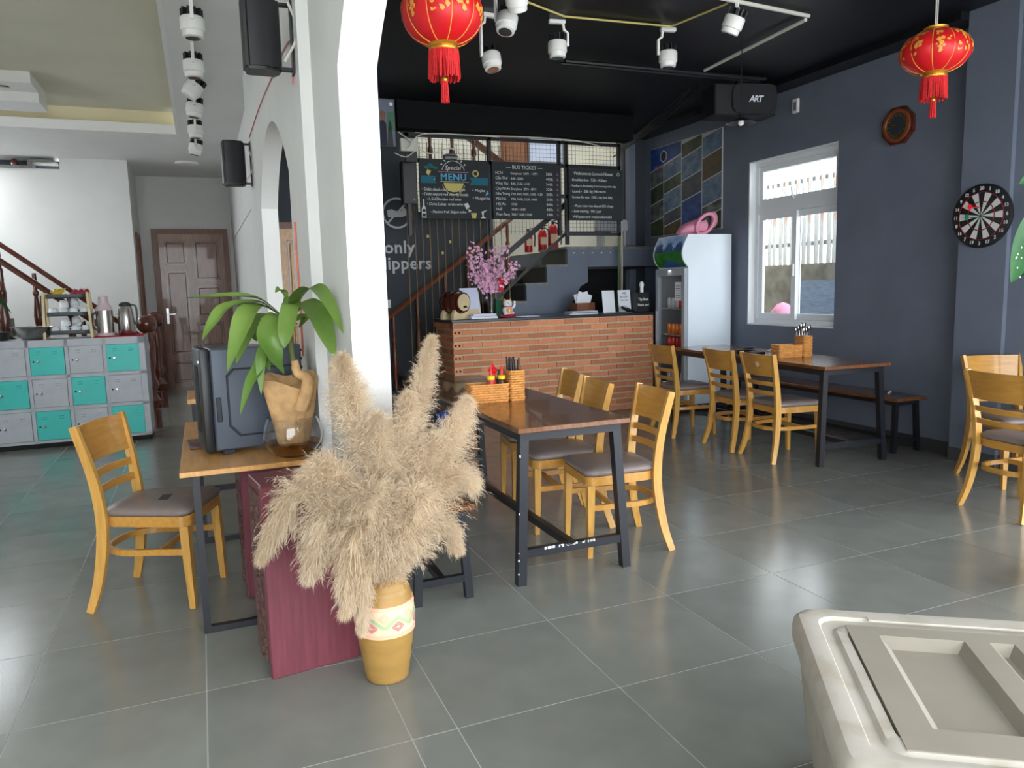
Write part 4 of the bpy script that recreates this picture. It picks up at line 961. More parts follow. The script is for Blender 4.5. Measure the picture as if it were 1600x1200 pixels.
PL = [  # tip, bulge point, width, label
    ((0.770, 2.66, 1.235), (0.655, 2.63, 0.85), 0.085, 'tallest pampas plume, upright toward the brick counter'),
    ((0.885, 2.62, 1.00), (0.72, 2.58, 0.74), 0.105, 'pampas plume leaning farthest right over the bench'),
    ((0.86, 2.52, 0.72), (0.70, 2.53, 0.66), 0.10, 'pampas plume spreading right below the tallest ones'),
    ((0.79, 2.48, 0.49), (0.68, 2.52, 0.56), 0.07, 'small pampas plume drooping right beside the vase neck'),
    ((0.660, 2.60, 1.04), (0.60, 2.58, 0.75), 0.10, 'pampas plume standing in front of the white column'),
    ((0.43, 2.60, 1.185), (0.49, 2.60, 0.85), 0.115, 'tall pampas plume beside the driftwood plant'),
    ((0.53, 2.56, 0.98), (0.55, 2.56, 0.70), 0.12, 'broad pampas plume in the middle of the bunch'),
    ((0.31, 2.58, 0.80), (0.42, 2.56, 0.70), 0.11, 'pampas plume in front of the glass bowl'),
    ((0.125, 2.60, 0.525), (0.30, 2.56, 0.74), 0.085, 'pampas plume drooping farthest left over the maroon cabinet'),
    ((0.265, 2.48, 0.48), (0.37, 2.49, 0.68), 0.095, 'pampas plume hanging down over the maroon cabinet front'),
    ((0.365, 2.42, 0.36), (0.43, 2.45, 0.64), 0.085, 'pampas plume hanging low left of the vase'),
    ((0.425, 2.45, 0.27), (0.44, 2.47, 0.50), 0.065, 'lowest pampas plume curling down beside the painted band'),
    ((0.63, 2.42, 0.70), (0.60, 2.47, 0.60), 0.11, 'pampas plume bending toward the camera above the vase'),
    ((0.46, 2.42, 0.72), (0.50, 2.47, 0.60), 0.12, 'pampas plume fanning toward the camera left of centre'),
    ((0.76, 2.56, 0.87), (0.66, 2.55, 0.68), 0.11, 'pampas plume filling the right middle of the bunch')]
for k, (tip, bul, wd, lab) in enumerate(PL):
    tip, bul = V(tip), V(bul); nk = mouth + V(((bul.x - mouth.x) * 0.12, (bul.y - mouth.y) * 0.12, 0.11)); nk.x = VC[0] + max(-0.03, min(0.03, nk.x - VC[0])); nk.y = VC[1] + max(-0.03, min(0.03, nk.y - VC[1]))
    low = V((VC[0] + (k % 4 - 1.5) * 0.012, VC[1] + (k // 4 - 1.5) * 0.012, 0.12))
    bm_ = bul.lerp(tip, 0.55) + V((0, 0, 0.05 if tip.z < 0.9 else 0.0))
    plume(50 + k, [low, nk, bul, bm_, tip], lab, 0.84, wd * 1.4, 20000)
# ================================================================== BRICK COUNTER AND THE BAR
CX0, CX1, CY0, CY1, CZ = 2.36, 4.76, 7.38, 8.02, 1.06
CT = thing('brick_counter', 'bar counter of exposed orange bricks with a black top', 'counter', (CX0, CY0, 0))
CWD, CDP = CX1 - CX0, CY1 - CY0
MB().box(0.012, CWD, 0.012, CDP, 0, CZ).obj('core', 'mortar', CT)
MB().bbox(-0.012, CWD + 0.0, -0.015, CDP + 0.02, CZ + 0.001, CZ + 0.032, 0.004).obj('countertop', 'counter_top', CT)
NR = 16; ph = CZ / NR; bh = ph - 0.017; BL = 0.205; gap = 0.008
bmesh_v = []
for v_ in range(3):
    rnd = random.Random(v_); mb = MB(); mb.bbox(0, BL, 0, 0.10, 0, bh, 0.0035)
    mb.v = [(x + rnd.uniform(-.0012, .0012), y + rnd.uniform(-.0012, .0012), z + rnd.uniform(-.0012, .0012)) for x, y, z in mb.v]
    bmesh_v.append(mb.mesh('brick', 'brick'))
def brick_custom(L_, D=0.10, holes=False):
    mb = MB(); mb.bbox(0, L_, 0, D, 0, bh, 0.0035)
    if holes:
        mb.mi(1)
        for x in (L_ * 0.28, L_ * 0.72): mb.lathe([(0.011, 0), (0.011, 0.002), (0, 0.002)], 10, T=M.Translation((x, 0.0005, bh / 2)) @ M.Rotation(R(90), 4, 'X'))
    return mb.mesh('brick', ['brick', 'dark_gap'])
head_me = brick_custom(0.095, holes=True); half_me = brick_custom(0.095)
side_me = MB().bbox(0, 0.10, 0, BL - 0.0, 0, bh, 0.0035).mesh('brick', 'brick')
side_half = MB().bbox(0, 0.10, 0, 0.10, 0, bh, 0.0035).mesh('brick', 'brick')
rnd = random.Random(12)
for r_ in range(NR):
    z = r_ * ph + 0.007; x = 0.0
    if r_ % 2 == 0: link('brick', head_me, CT, (x, 0, z)); x += 0.095 + gap
    while x < CWD - 0.02:
        rem = CWD - x
        if rem >= BL: link('brick', bmesh_v[rnd.randrange(3)], CT, (x, rnd.uniform(-.002, .002), z)); x += BL + gap
        elif rem > 0.03: link('brick', brick_custom(rem), CT, (x, 0, z)); x = CWD
        else: break
    y = 0.104 if r_ % 2 == 0 else 0.104
    if r_ % 2: link('brick', side_half, CT, (0, y, z)); y += 0.108
    while y + BL < CDP + 0.01: link('brick', side_me, CT, (rnd.uniform(-.002, .002), y, z)); y += BL + gap
ZC = CZ + 0.033
# small barrel on a stand
BR = thing('wooden_barrel', 'small dark wooden barrel lying on a pale stand at the counter end', 'barrel', (2.45, 7.56, ZC), R(28))
T = M.Translation((0, 0, 0.175)) @ M.Rotation(R(90), 4, 'X')
MB().lathe([(0.095, -0.13), (0.118, -0.06), (0.122, 0.0), (0.118, 0.06), (0.095, 0.13)], 24, T=T).obj('staves', 'dark_red_wood', BR, smooth=40)
MB().lathe([(0.0, 0.0), (0.088, 0.0), (0.088, 0.006), (0, 0.006)], 24, T=M.Translation((0, -0.13, 0.175)) @ M.Rotation(R(90), 4, 'X')).obj('head', 'bamboo', BR, smooth=40)
for q in (-0.115, -0.05, 0.05, 0.115): MB().lathe([(0.105 + (0.018 if abs(q) < 0.1 else 0.0), q - 0.009), (0.107 + (0.019 if abs(q) < 0.1 else 0.0), q + 0.009)], 24, T=T, cap=False).obj('hoop', 'black_metal', BR, smooth=40)
MB().lathe([(0.013, 0), (0.013, 0.03), (0, 0.03)], 10, T=M.Translation((0.0, -0.135, 0.13)) @ M.Rotation(R(90), 4, 'X')).obj('tap', 'black_plastic', BR, smooth=40)
for q in (-0.075, 0.075):
    sd = MB(); po = [(-0.12, 0), (0.12, 0), (0.12, 0.05)] + [(0.118 * cos(R(a)), 0.175 + 0.118 * sin(R(a))) for a in range(-40, -141, -20)] + [(-0.12, 0.05)]
    sd.prism(po, -0.02, 0.02, M.Translation((0, q, 0)) @ M.Rotation(R(90), 4, 'X')); sd.obj('cradle', 'bamboo', BR)
ms = thing('menu_stand', 'white printed sheet on a tilted stand beside the barrel', 'menu', (2.66, 7.62, ZC), R(4))
T = M.Rotation(R(-14), 4, 'X')
MB().box(-0.105, 0.105, 0, 0.004, 0.02, 0.33, T).obj('sheet', 'paper_blue', ms)
MB().box(-0.115, 0.115, 0.006, 0.014, 0, 0.30, T).box(-0.115, 0.115, -0.03, 0.014, 0, 0.015).obj('easel', 'bamboo', ms)
for k in range(9): 
    pass
MB().box(-0.07, 0.09, -0.012, 0.0, 0.0, 0.10, T).obj('yellow_card', 'cream_paint', ms)
for k, (w_, h_, a, m_, lab) in enumerate(((0.30, 0.018, 4, 'paper', 'lowest white booklet of the pile by the flower vase'), (0.28, 0.016, -6, 'paper_blue', 'bluish booklet in the pile by the flower vase'), (0.27, 0.014, 8, 'paper', 'topmost white booklet of the pile by the flower vase'))):
    z = sum((0.0185, 0.0165, 0.0145)[:k]); MB().bbox(-w_ / 2, w_ / 2, -0.07, 0.07, 0, h_, 0.002).obj('booklet', m_, None, loc=(2.72, 7.475, ZC + z), rz=R(a), label=lab, cat='booklet', group='booklets on the counter')
# glass vase with pink blossom branches
FV = (2.885, 7.64, ZC)
gv = MB().lathe([(0, 0.001), (0.04, 0.001), (0.036, 0.02), (0.034, 0.10), (0.05, 0.26), (0.047, 0.26), (0.031, 0.10), (0.033, 0.022), (0, 0.012)], 16)
gv.obj('glass_vase', 'glass', None, smooth=50, loc=FV, label='slim clear glass vase on the counter holding pink blossoms', cat='vase')
BS = thing('blossom_bunch', 'bunch of artificial pink blossom branches in the glass vase', 'flowers', (FV[0], FV[1], FV[2] + 0.013))
rnd = random.Random(21); fm = MB()
tips = [(-0.30, 0.70), (-0.18, 0.76), (-0.08, 0.70), (0.03, 0.74), (0.12, 0.68), (0.20, 0.77), (0.27, 0.55), (0.20, 0.48), (-0.22, 0.55), (-0.25, 0.45), (0.02, 0.60), (-0.12, 0.58), (0.12, 0.55)]
for (tx, tz) in tips:
    ty = rnd.uniform(-0.16, 0.12); p = bez([(tx * 0.03, ty * 0.03, 0.0), (tx * 0.12, ty * 0.12, 0.25), (tx * 0.6, ty * 0.7, 0.25 + (tz - 0.25) * 0.5), (tx, ty, tz)], 6)
    MB().tube(p, 0.004, 5, scl=[1.2 - i / 20 for i in range(len(p))]).obj('branch', 'branch', BS)
    for k in range(62):
        f_ = 0.36 + 0.64 * rnd.random(); x = f_ * (len(p) - 1); i = min(int(x), len(p) - 2); c = p[i].lerp(p[i + 1], x - i) + V((rnd.gauss(0, .026), rnd.gauss(0, .026), rnd.gauss(0, .024)))
        nrm = V((rnd.gauss(0, .6), -1 + rnd.gauss(0, .5), rnd.gauss(0, .6) + 0.2)).normalized(); s_ = nrm.cross(V((0, 0, 1))).normalized(); u = s_.cross(nrm); r_ = rnd.uniform(0.013, 0.022)
        vs = [c]; 
        for q in range(10):
            a = 2 * pi * q / 10; rr = r_ * (1.0 if q % 2 == 0 else 0.62); vs.append(c + (s_ * cos(a) + u * sin(a)) * rr + nrm * r_ * 0.3)
        fm.add(vs, [(0, 1 + q, 1 + (q + 1) % 10) for q in range(10)])
fm.obj('blossoms', 'blossom', BS, kind='stuff')
MB().bbox(-0.032, 0.032, -0.004, 0.004, 0, 0.14, 0.003).obj('red_tag', 'red_plastic', BS, loc=(0.09, -0.09, 0.27), rz=R(10))
# beckoning cat figurine on a red cushion
CA = thing('cat_figurine', 'small white and orange cat figurine on a red cushion on the counter', 'figurine', (3.03, 7.53, ZC), R(8))
MB().lathe([(0, 0), (0.085, 0.002), (0.092, 0.015), (0.07, 0.03), (0, 0.033)], 20).obj('cushion', 'cloth_red', CA, smooth=60)
MB().sphere((0, 0, 0.075), (0.058, 0.048, 0.055), 16, 10).sphere((-0.04, -0.03, 0.045), (0.022, 0.03, 0.018), 10, 6).sphere((0.04, -0.03, 0.045), (0.022, 0.03, 0.018), 10, 6).obj('body', 'porcelain', CA, smooth=60)
hd = MB().sphere((0, -0.008, 0.145), (0.052, 0.044, 0.042), 16, 10).obj('head', 'porcelain', CA, smooth=60)
for s_ in (-1, 1):
    MB().lathe([(0.018, 0), (0.011, 0.016), (0.001, 0.028)], 8, T=M.Translation((s_ * 0.032, -0.005, 0.172)) @ M.Rotation(s_ * 0.3, 4, 'Y')).obj('ear', 'lantern_gold', hd, smooth=60)
    MB().sphere((s_ * 0.018, -0.05, 0.15), 0.005, 8, 6).obj('eye', 'black_stick', hd, smooth=60)
MB().sphere((0, -0.052, 0.138), 0.005, 8, 6).obj('nose', 'rose', hd, smooth=60)
MB().tube(bez([(0.045, -0.01, 0.09), (0.075, -0.02, 0.12), (0.078, -0.02, 0.17)], 5), 0.014, 8).obj('raised_paw', 'porcelain', CA, smooth=60)
MB().lathe([(0.047, 0.108), (0.045, 0.118)], 16, cap=False).obj('collar', 'red_plastic', CA)
MB().prism(rrect(0.07, 0.05, 0.02, 4), -0.051, -0.044, M.Translation((0, 0, 0.075)) @ M.Rotation(R(90), 4, 'X') @ M.Translation((0, 0, 0.09))).obj('gold_plaque', 'lantern_gold', CA)
MB().bbox(-0.04, 0.04, -0.03, 0.03, 0, 0.19, 0.006).obj('green_carton', 'green_plastic', None, loc=(2.99, 7.70, ZC), rz=R(10), label='dark green carton behind the cat figurine', cat='carton')
MB().bbox(-0.13, 0.13, -0.08, 0.08, 0, 0.006, 0.001).obj('loose_sheets', 'paper_blue', None, loc=(3.24, 7.50, ZC), rz=R(-12), label='pale loose sheets right of the cat figurine', cat='paper')
for k in range(3): MB().bbox(-0.17, 0.17, -0.08, 0.08, 0, 0.011, 0.001).obj('clipboard', ('paper', 'grey_plastic', 'paper_blue')[k], None, loc=(3.92, 7.54, ZC + 0.0115 * k), rz=R(-5 + 6 * k), label=('lowest', 'middle', 'topmost')[k] + ' clipboard of the flat pile right of the counter middle', cat='clipboard', group='clipboards on the counter')
bb_ = MB().box(-0.12, 0.12, -0.08, 0.08, 0, 0.006)
for (a, b, c, d) in ((-0.12, 0.12, -0.08, -0.074), (-0.12, 0.12, 0.074, 0.08), (-0.12, -0.114, -0.074, 0.074), (0.114, 0.12, -0.074, 0.074)): bb_.box(a, b, c, d, 0.006, 0.12)
bb_.obj('brown_carton', 'door_frame_wood', None, loc=(4.05, 7.76, ZC), rz=R(6), label='open brown carton with papers behind the clipboards', cat='carton')
for k in range(2): MB().box(-0.09, 0.09, -0.003, 0.003, 0, 0.17, M.Rotation(R(18 - 30 * k), 4, 'Y')).obj('card', 'paper', None, loc=(4.03 + 0.04 * k, 7.74 + 0.03 * k, ZC + 0.065), label=('left' if k == 0 else 'right') + ' pale card sticking out of the brown carton', cat='card')
def stand_sheet(x, y, w_, h_, label, lines, rz=0):
    s_ = thing('sign_holder', label, 'sign', (x, y, ZC), rz); T = M.Rotation(R(-8), 4, 'X')
    MB().box(-w_ / 2, w_ / 2, 0, 0.005, 0.004, h_, T).obj('sheet', 'paper', s_); MB().bbox(-w_ / 2, w_ / 2, -0.03, 0.04, 0, 0.004, 0.001).obj('foot', 'grey_plastic', s_)
    for (tx, sz, z) in lines: text('lettering', tx, sz, 'ink', (0, -0.0015 + 0.14 * z * 0.98, z), s_, rot=(R(82), 0, 0), align='CENTER')
    return s_
stand_sheet(4.27, 7.52, 0.155, 0.255, 'silvery white sheet in a stand near the cooler', [])
stand_sheet(4.50, 7.56, 0.16, 0.255, 'white sign stand reading we accept beside the tip box', [('WE', 0.035, 0.205), ('ACCEPT', 0.03, 0.165), ('VISA CARD', 0.022, 0.13)])
ct_ = thing('card_terminal', 'dark card payment terminal in front of the white sign', 'card terminal', (4.44, 7.46, ZC), R(20))
T = M.Rotation(R(25), 4, 'X')
MB().bbox(-0.035, 0.035, -0.06, 0.06, 0.028, 0.06, 0.008, 2, T).obj('body', 'black_plastic', ct_, smooth=40)
MB().box(-0.027, 0.027, 0.0, 0.05, 0.0601, 0.062, T).obj('screen', 'paper_blue', ct_)
tb = thing('tip_box', 'black tip box with white lettering at the right counter end', 'box', (4.665, 7.52, ZC))
MB().bbox(-0.075, 0.09, -0.07, 0.09, 0, 0.22, 0.004).obj('box', 'black_plastic', tb)
text('lettering', 'Tip Box', 0.042, 'chalk', (0.005, -0.0715, 0.13), tb, align='CENTER', bold=0.0012); text('lettering', 'Thank you!', 0.034, 'chalk', (0.005, -0.0715, 0.07), tb, align='CENTER', bold=0.001)
MB().lathe([(0.022, 0), (0.02, 0.05), (0.028, 0.09), (0.018, 0.12), (0, 0.125)], 12).obj('white_figurine', 'porcelain', None, smooth=50, loc=(4.70, 7.53, ZC + 0.221), label='tiny white figurine standing on the tip box', cat='figurine')
rnd = random.Random(2)
for k in range(8):
    MB().lathe([(0.03, 0), (0.032, 0.01), (0.032, 0.13), (0.012, 0.18), (0.012, 0.24), (0, 0.24)], 10).obj('liquor_bottle', ('sauce_dark', 'green_plastic', 'black_plastic')[k % 3], None, smooth=40, loc=(4.5 + 0.075 * (k % 4), 7.86 + 0.08 * (k // 4), ZC), label='dark bottle standing behind the tip box on the counter', cat='bottle', group='dark bottles behind the tip box')
MB().sphere((0, 0, 0.06), (0.09, 0.07, 0.10), 12, 8).obj('blue_bundle', 'blue_cloth', None, smooth=60, loc=(2.20, 7.30, 0.03), label='blue plastic bundle on the floor at the left of the brick counter', cat='bundle')

# ---- staircase behind the bar
SX0, SX1, SY0, SY1, LZ = 1.90, 4.33, 8.14, 8.88, 1.87
ST2 = thing('bar_staircase', 'slate-painted staircase with dark treads rising right behind the counter', 'stairs', (0, 0, 0))
NS = 9; rise = LZ / NS; run = (SX1 - SX0) / (NS)
pts = [(SX0, 0)]
for k in range(NS): pts += [(SX0 + run * k, rise * (k + 1)), (SX0 + run * (k + 1), rise * (k + 1))]
pts += [(SX1 + 0.28, LZ), (SX1 + 0.28, LZ - 0.25 - 0.2), (SX0 + 1.5, 0.55), (SX0 + 1.1, 0)]
MB().prism(pts[:-4] + [(SX1, 1.45), (SX1 - 0.1, 1.40), (SX0 + 1.5, 0)], -0.06, 0.0, M.Translation((0, SY0 , 0)) @ M.Rotation(R(90), 4, 'X')).obj('stringer', 'slate_wall', ST2)
for k in range(NS):
    MB().box(SX0 + run * k - 0.02, SX0 + run * (k + 1), SY0 - 0.015, SY1, rise * (k + 1) - 0.028, rise * (k + 1)).obj('tread', 'grey_stone', ST2)
    MB().box(SX0 + run * k + 0.003, SX0 + run * k + 0.02, SY0 + 0.061, SY1, rise * k, rise * (k + 1) - 0.029).obj('riser', 'step_dark', ST2)
MB().box(SX1 + 0.001, 5.4, SY0 + 0.0, 8.61, LZ - 0.24, LZ - 0.03).box(SX1 + 0.001, 6.4, 8.76, 10.85, LZ - 0.24, LZ - 0.03).obj('landing_slab', 'slate_wall', ST2)
MB().box(SX1 + 0.001, 5.4, SY0 - 0.02, 8.61, LZ - 0.03, LZ).box(SX1 + 0.001, 6.4, 8.62 + 0.14, 10.85, LZ - 0.03, LZ).obj('landing', 'grey_stone', ST2)
MB().box(3.75, 5.4, 8.90, 8.98, 0, LZ - 0.25).obj('under_landing_shade', 'dark_gap', ST2)  # near-black panel stands in for the shade under the landing
for k in range(5): MB().lathe([(0.008, 0), (0.008, 0.01), (0, 0.012)], 8, T=M.Translation((4.14 + 0.125 * k, SY0 - 0.001, LZ - 0.075)) @ M.Rotation(R(90), 4, 'X')).obj('hook', 'white_plastic', ST2)
HR = thing('steel_handrail', 'black steel handrail along the bar staircase', 'handrail', (0, 8.10, 0))
MB().bar([(3.12, 0, 1.68), (3.98, 0, 2.32), (4.1, 0, 2.42)], 0.04, 0.055).obj('top_rail', 'black_metal', HR)
MB().bar([(3.12, 0, 1.27), (4.02, 0, 2.02)], 0.03, 0.03).obj('lower_rail', 'black_metal', HR)
MB().bar([(3.14, -0.005, 1.08), (3.14, -0.005, 1.70)], 0.03, 0.03, up=(0, 1, 0)).bar([(4.04, -0.005, 1.89), (4.04, -0.005, 2.34)], 0.04, 0.04, up=(0, 1, 0)).obj('post', 'black_metal', HR)
MB().bar([(4.05, 0, 2.02), (4.62, 0, 2.02)], 0.03, 0.04).obj('landing_rail', 'black_metal', HR)
WR = thing('wooden_stair_rail', 'brown wooden stair rail with turned balusters before the slate wall', 'handrail', (0, 8.93, 0))
MB().sweep([(2.02, 0, 1.06), (3.12, 0, 1.85), (3.72, 0, 2.30)], [(-0.025, -0.025), (0.025, -0.025), (0.03, 0.01), (0, 0.03), (-0.03, 0.01)]).obj('rail', 'rail_wood', WR)
for x in (2.12, 2.42, 2.78, 3.08, 3.36, 3.62):
    zt_ = 1.06 + (x - 2.02) * 0.72 - 0.02; z0 = max(0.21, rise * (int((x - SX0) / run) + 1)); h_ = zt_ - z0
    MB().lathe([(r_ * 0.9, z / 0.70 * h_) for r_, z in TURN], 10, (x, 0, z0)).obj('baluster', 'rail_wood', WR, smooth=50)
UB = thing('upper_balustrade', 'dark wooden balustrade above the chalkboards behind the mesh', 'railing', (0, 9.08, 2.34))
for x in (2.42, 2.70, 2.98, 3.26): MB().lathe([(r_ * 1.15, z * 1.55) for r_, z in TURN], 10, (x, 0, 0)).obj('baluster', 'dark_red_wood', UB, smooth=50)
MB().bar([(2.05, 0, 1.12), (3.2, 0, 1.12)], 0.06, 0.06).obj('rail', 'dark_red_wood', UB)
MB().bar([(3.0, 0.3, 1.18), (4.0, 0.3, 0.50)], 0.06, 0.07).obj('sloping_rail', 'dark_red_wood', UB)
MB().bar([(3.26, 0, 0.9), (3.3, 0.3, 0.98)], 0.04, 0.04).obj('rail_joint', 'dark_red_wood', UB)
def extinguisher(x, y, s_, label):
    e = thing('fire_extinguisher', label, 'fire extinguisher', (x, y, LZ), 0, 'fire extinguishers on the landing')
    MB().lathe([(0, 0.001), (0.07 * s_, 0.001), (0.075 * s_, 0.015), (0.075 * s_, 0.28 * s_), (0.05 * s_, 0.35 * s_), (0.025 * s_, 0.37 * s_)], 18).obj('cylinder', 'fire_red', e, smooth=40)
    MB().bar([(0, 0, 0.37 * s_), (0, 0, 0.41 * s_)], 0.03, 0.03, up=(0, 1, 0)).bar([(-0.02, 0, 0.415 * s_), (0.09 * s_, 0, 0.44 * s_)], 0.015, 0.012).obj('valve', 'black_plastic', e)
    MB().tube(bez([(0.02, -0.01, 0.40 * s_), (0.11 * s_, -0.03, 0.33 * s_), (0.10 * s_, -0.04, 0.1 * s_)], 6), 0.009, 6).obj('hose', 'black_plastic', e)
    MB().lathe([(0.0755 * s_, 0.12 * s_), (0.0755 * s_, 0.24 * s_)], 18, a0=R(-140), a1=R(-40), cap=False).obj('paper_label', 'cream_paint', e)
extinguisher(4.50, 9.45, 1.0, 'large red fire extinguisher on the stair landing')
extinguisher(4.30, 9.36, 0.8, 'smaller red fire extinguisher left of the large one')
extinguisher(4.12, 9.42, 0.72, 'red fire extinguisher nearest the steps, mostly behind the rail')
pb = thing('planter_box', 'pale planter box with dark plants on the landing rail', 'planter', (4.90, 8.42, LZ))
MB().bbox(-0.27, 0.1, -0.1, 0.1, 0.20, 0.34, 0.01).box(-0.25, -0.22, -0.08, 0.08, 0, 0.2).box(0.05, 0.08, -0.08, 0.08, 0, 0.2).obj('box', 'locker_grey', pb)
for k in range(9):
    a = k * 2.4; leaf_mesh(bez([(-0.08 + 0.03 * (k % 4 - 1.5), 0, 0.33), (-0.08 + 0.06 * cos(a), 0.03 * sin(a), 0.40), (-0.08 + 0.16 * cos(a), 0.05 * sin(a), 0.38 + 0.02 * (k % 3))], 5), 0.04, 'leaf_dark').obj('leaf', 'leaf_dark', pb)
# ---- black grille with chalkboards
GY = 7.90
GF = thing('mesh_grille', 'black steel frame with wire mesh under the black beam', 'grille', (0, GY, 0))
gx0, gx1, gz0, gz1 = 2.08, 4.64, 1.98, 3.029
fm_ = MB().box(gx0, gx1, -0.02, 0.02, gz1 - 0.035, gz1).box(gx0, gx1, -0.02, 0.02, 2.735, 2.775).box(2.99, 3.03, -0.02, 0.02, gz0, gz1).box(3.83, 3.865, -0.02, 0.02, gz0, gz1).box(3.92, 3.955, -0.02, 0.02, gz0, gz1).box(gx1 - 0.035, gx1, -0.02, 0.02, gz0, gz1).box(gx0, gx0 + 0.035, -0.02, 0.02, gz0, gz1)
fm_.box(3.955, gx1, -0.02, 0.02, gz0, gz0 + 0.035).box(3.02, 3.955, -0.02, 0.02, 2.40, 2.44)
fm_.obj('frame', 'black_metal', GF)
wm = MB(); x = gx0 + 0.05
while x < gx1 - 0.04: wm.box(x - 0.0014, x + 0.0014, 0.004, 0.007, gz0 + 0.02, gz1 - 0.03); x += 0.045
z = gz0 + 0.05
while z < gz1 - 0.03: wm.box(gx0 + 0.03, gx1 - 0.03, 0.001, 0.004, z - 0.0014, z + 0.0014); z += 0.045
wm.obj('wire_mesh', 'black_metal', GF, kind='stuff')
def board(label, x0, x1, z0, z1, tilt=0):
    b = thing('chalkboard', label, 'chalkboard', (x0, GY - 0.045, z0), tilt, 'chalkboard menus over the counter')
    MB().bbox(0, x1 - x0, -0.008, 0.012, 0, z1 - z0, 0.002).obj('panel', 'board_black', b); return b, x1 - x0, z1 - z0
YT = -0.0095
def chalk(b, s_, x, z, size, m_='chalk', **kw): text('chalk_writing', s_, size, m_, (x, YT, z), b, depth=0.0004, **kw)
b1, w1, h1 = board('chalkboard headed Special MENU listing wine and cocktail', 2.205, 2.985, 2.15, 2.765)
chalk(b1, 'Special', w1 * 0.47, h1 * 0.83, 0.065, align='CENTER', shear=0.3); chalk(b1, 'MENU', w1 * 0.48, h1 * 0.655, 0.10, 'chalk_blue', align='CENTER', bold=0.002, spacing=1.1)
def ring(b, cx, cz, r, a0, a1, m_, th=0.006, name='chalk_drawing'):
    n = 20; mb = MB(); 
    for i in range(n):
        A, B = R(a0 + (a1 - a0) * i / n), R(a0 + (a1 - a0) * (i + 1) / n)
        mb.add([(cx + q * cos(t_), YT, cz + q * sin(t_)) for t_, q in ((A, r), (B, r), (B, r + th), (A, r + th))], [(0, 1, 2, 3)])
    return mb.obj(name, m_, b)
def shape(b, pts, m_, name='chalk_drawing', dy=0.0):
    return MB().prism([(x, z) for x, z in pts], 0, 0.0006, M.Translation((0, YT + dy, 0)) @ M.Rotation(R(90), 4, 'X')).obj(name, m_, b)
cx, cz = w1 * 0.48, h1 * 0.70
ring(b1, cx, cz + 0.045, 0.125, 15, 165, 'chalk'); ring(b1, cx, cz - 0.045, 0.125, 195, 345, 'chalk_gold')
for k in range(7):
    a = R(35 + 110 * k / 6); shape(b1, [(cx + 0.14 * cos(a), cz + 0.045 + 0.14 * sin(a)), (cx + 0.162 * cos(a - .06), cz + 0.045 + 0.162 * sin(a - .06)), (cx + 0.168 * cos(a + .06), cz + 0.045 + 0.168 * sin(a + .06))], 'chalk')
shape(b1, [(cx - 0.17, cz + 0.055), (cx + 0.17, cz + 0.055), (cx + 0.17, cz + 0.061), (cx - 0.17, cz + 0.061)], 'chalk_pink'); shape(b1, [(cx - 0.15, cz - 0.045), (cx + 0.17, cz - 0.045), (cx + 0.17, cz - 0.040), (cx - 0.15, cz - 0.040)], 'chalk')
shape(b1, [(cx - 0.11, cz - 0.055)] + [(cx + 0.11 * cos(R(a)), cz - 0.055 + 0.095 * sin(R(a))) for a in range(190, 351, 20)] + [(cx + 0.11, cz - 0.055)], 'chalk_gold')
def ribbon(x0, x1, z0, z1): shape(b1, [(x0, z0), (x1, z0), (x1 - 0.03 * (1 if x1 < w1 / 2 else 0), (z0 + z1) / 2), (x1, z1), (x0, z1), (x0 + 0.03 * (1 if x0 > w1 / 2 else 0), (z0 + z1) / 2)], 'chalk_teal')
ribbon(0.015, 0.185, h1 * 0.60, h1 * 0.72); chalk(b1, 'Wine', 0.045, h1 * 0.635, 0.055, shear=0.2, )
ribbon(w1 - 0.23, w1 - 0.015, h1 * 0.58, h1 * 0.71); chalk(b1, 'Cocktail', w1 - 0.20, h1 * 0.62, 0.05, shear=0.3)
for k, s_ in enumerate(('• Dalat classic red wine by glass', '• Dalat export red wine by bottle', '• L.Sol Demino red wine', '• Dona Luisas  white wine', '– Passion fruit Saigon wine')):
    chalk(b1, s_, 0.02 + 0.05 * (k > 1) + 0.03 * (k == 4), h1 * (0.475 - 0.082 * k) - (0.03 if k == 4 else 0), 0.043, shear=0.15, spacing=0.9)
chalk(b1, '• Mojito', w1 - 0.20, h1 * 0.47, 0.045, shear=0.15); chalk(b1, '• Margarita', w1 - 0.20, h1 * 0.34, 0.045, shear=0.15)
ring(b1, w1 * 0.80, h1 * 0.78, 0.022, 0, 360, 'chalk_gold', 0.014); shape(b1, [(0.10, h1 * 0.72), (0.13, h1 * 0.80), (0.09, h1 * 0.83), (0.075, h1 * 0.77)], 'chalk_gold')
for k, (x, z) in enumerate(((0.08, .86), (0.14, .87), (0.18, .85), (0.12, .9))): shape(b1, [(x - 0.03, h1 * z), (x, h1 * z - 0.016), (x + 0.035, h1 * z), (x, h1 * z + 0.022)], 'chalk_teal' if k % 2 else 'chalk_green')
shape(b1, [(-0.03 + 0.035, 0.01), (0.06, 0.01), (0.06, 0.10), (0.043, 0.14), (0.043, 0.20), (0.031, 0.20), (0.031, 0.14), (0.012, 0.10), (0.012, 0.01)], 'chalk', dy=0.0); shape(b1, [(0.018, 0.02), (0.054, 0.02), (0.054, 0.055), (0.018, 0.055)], 'board_black', dy=-0.0006); shape(b1, [(0.018, 0.07), (0.054, 0.07), (0.054, 0.10), (0.018, 0.10)], 'board_black', dy=-0.0006)
shape(b1, [(w1 - 0.27, 0.10), (w1 - 0.235, 0.13), (w1 - 0.255, 0.17), (w1 - 0.30, 0.16)], 'chalk'); shape(b1, [(w1 - 0.245, 0.07), (w1 - 0.215, 0.085), (w1 - 0.25, 0.11)], 'chalk')
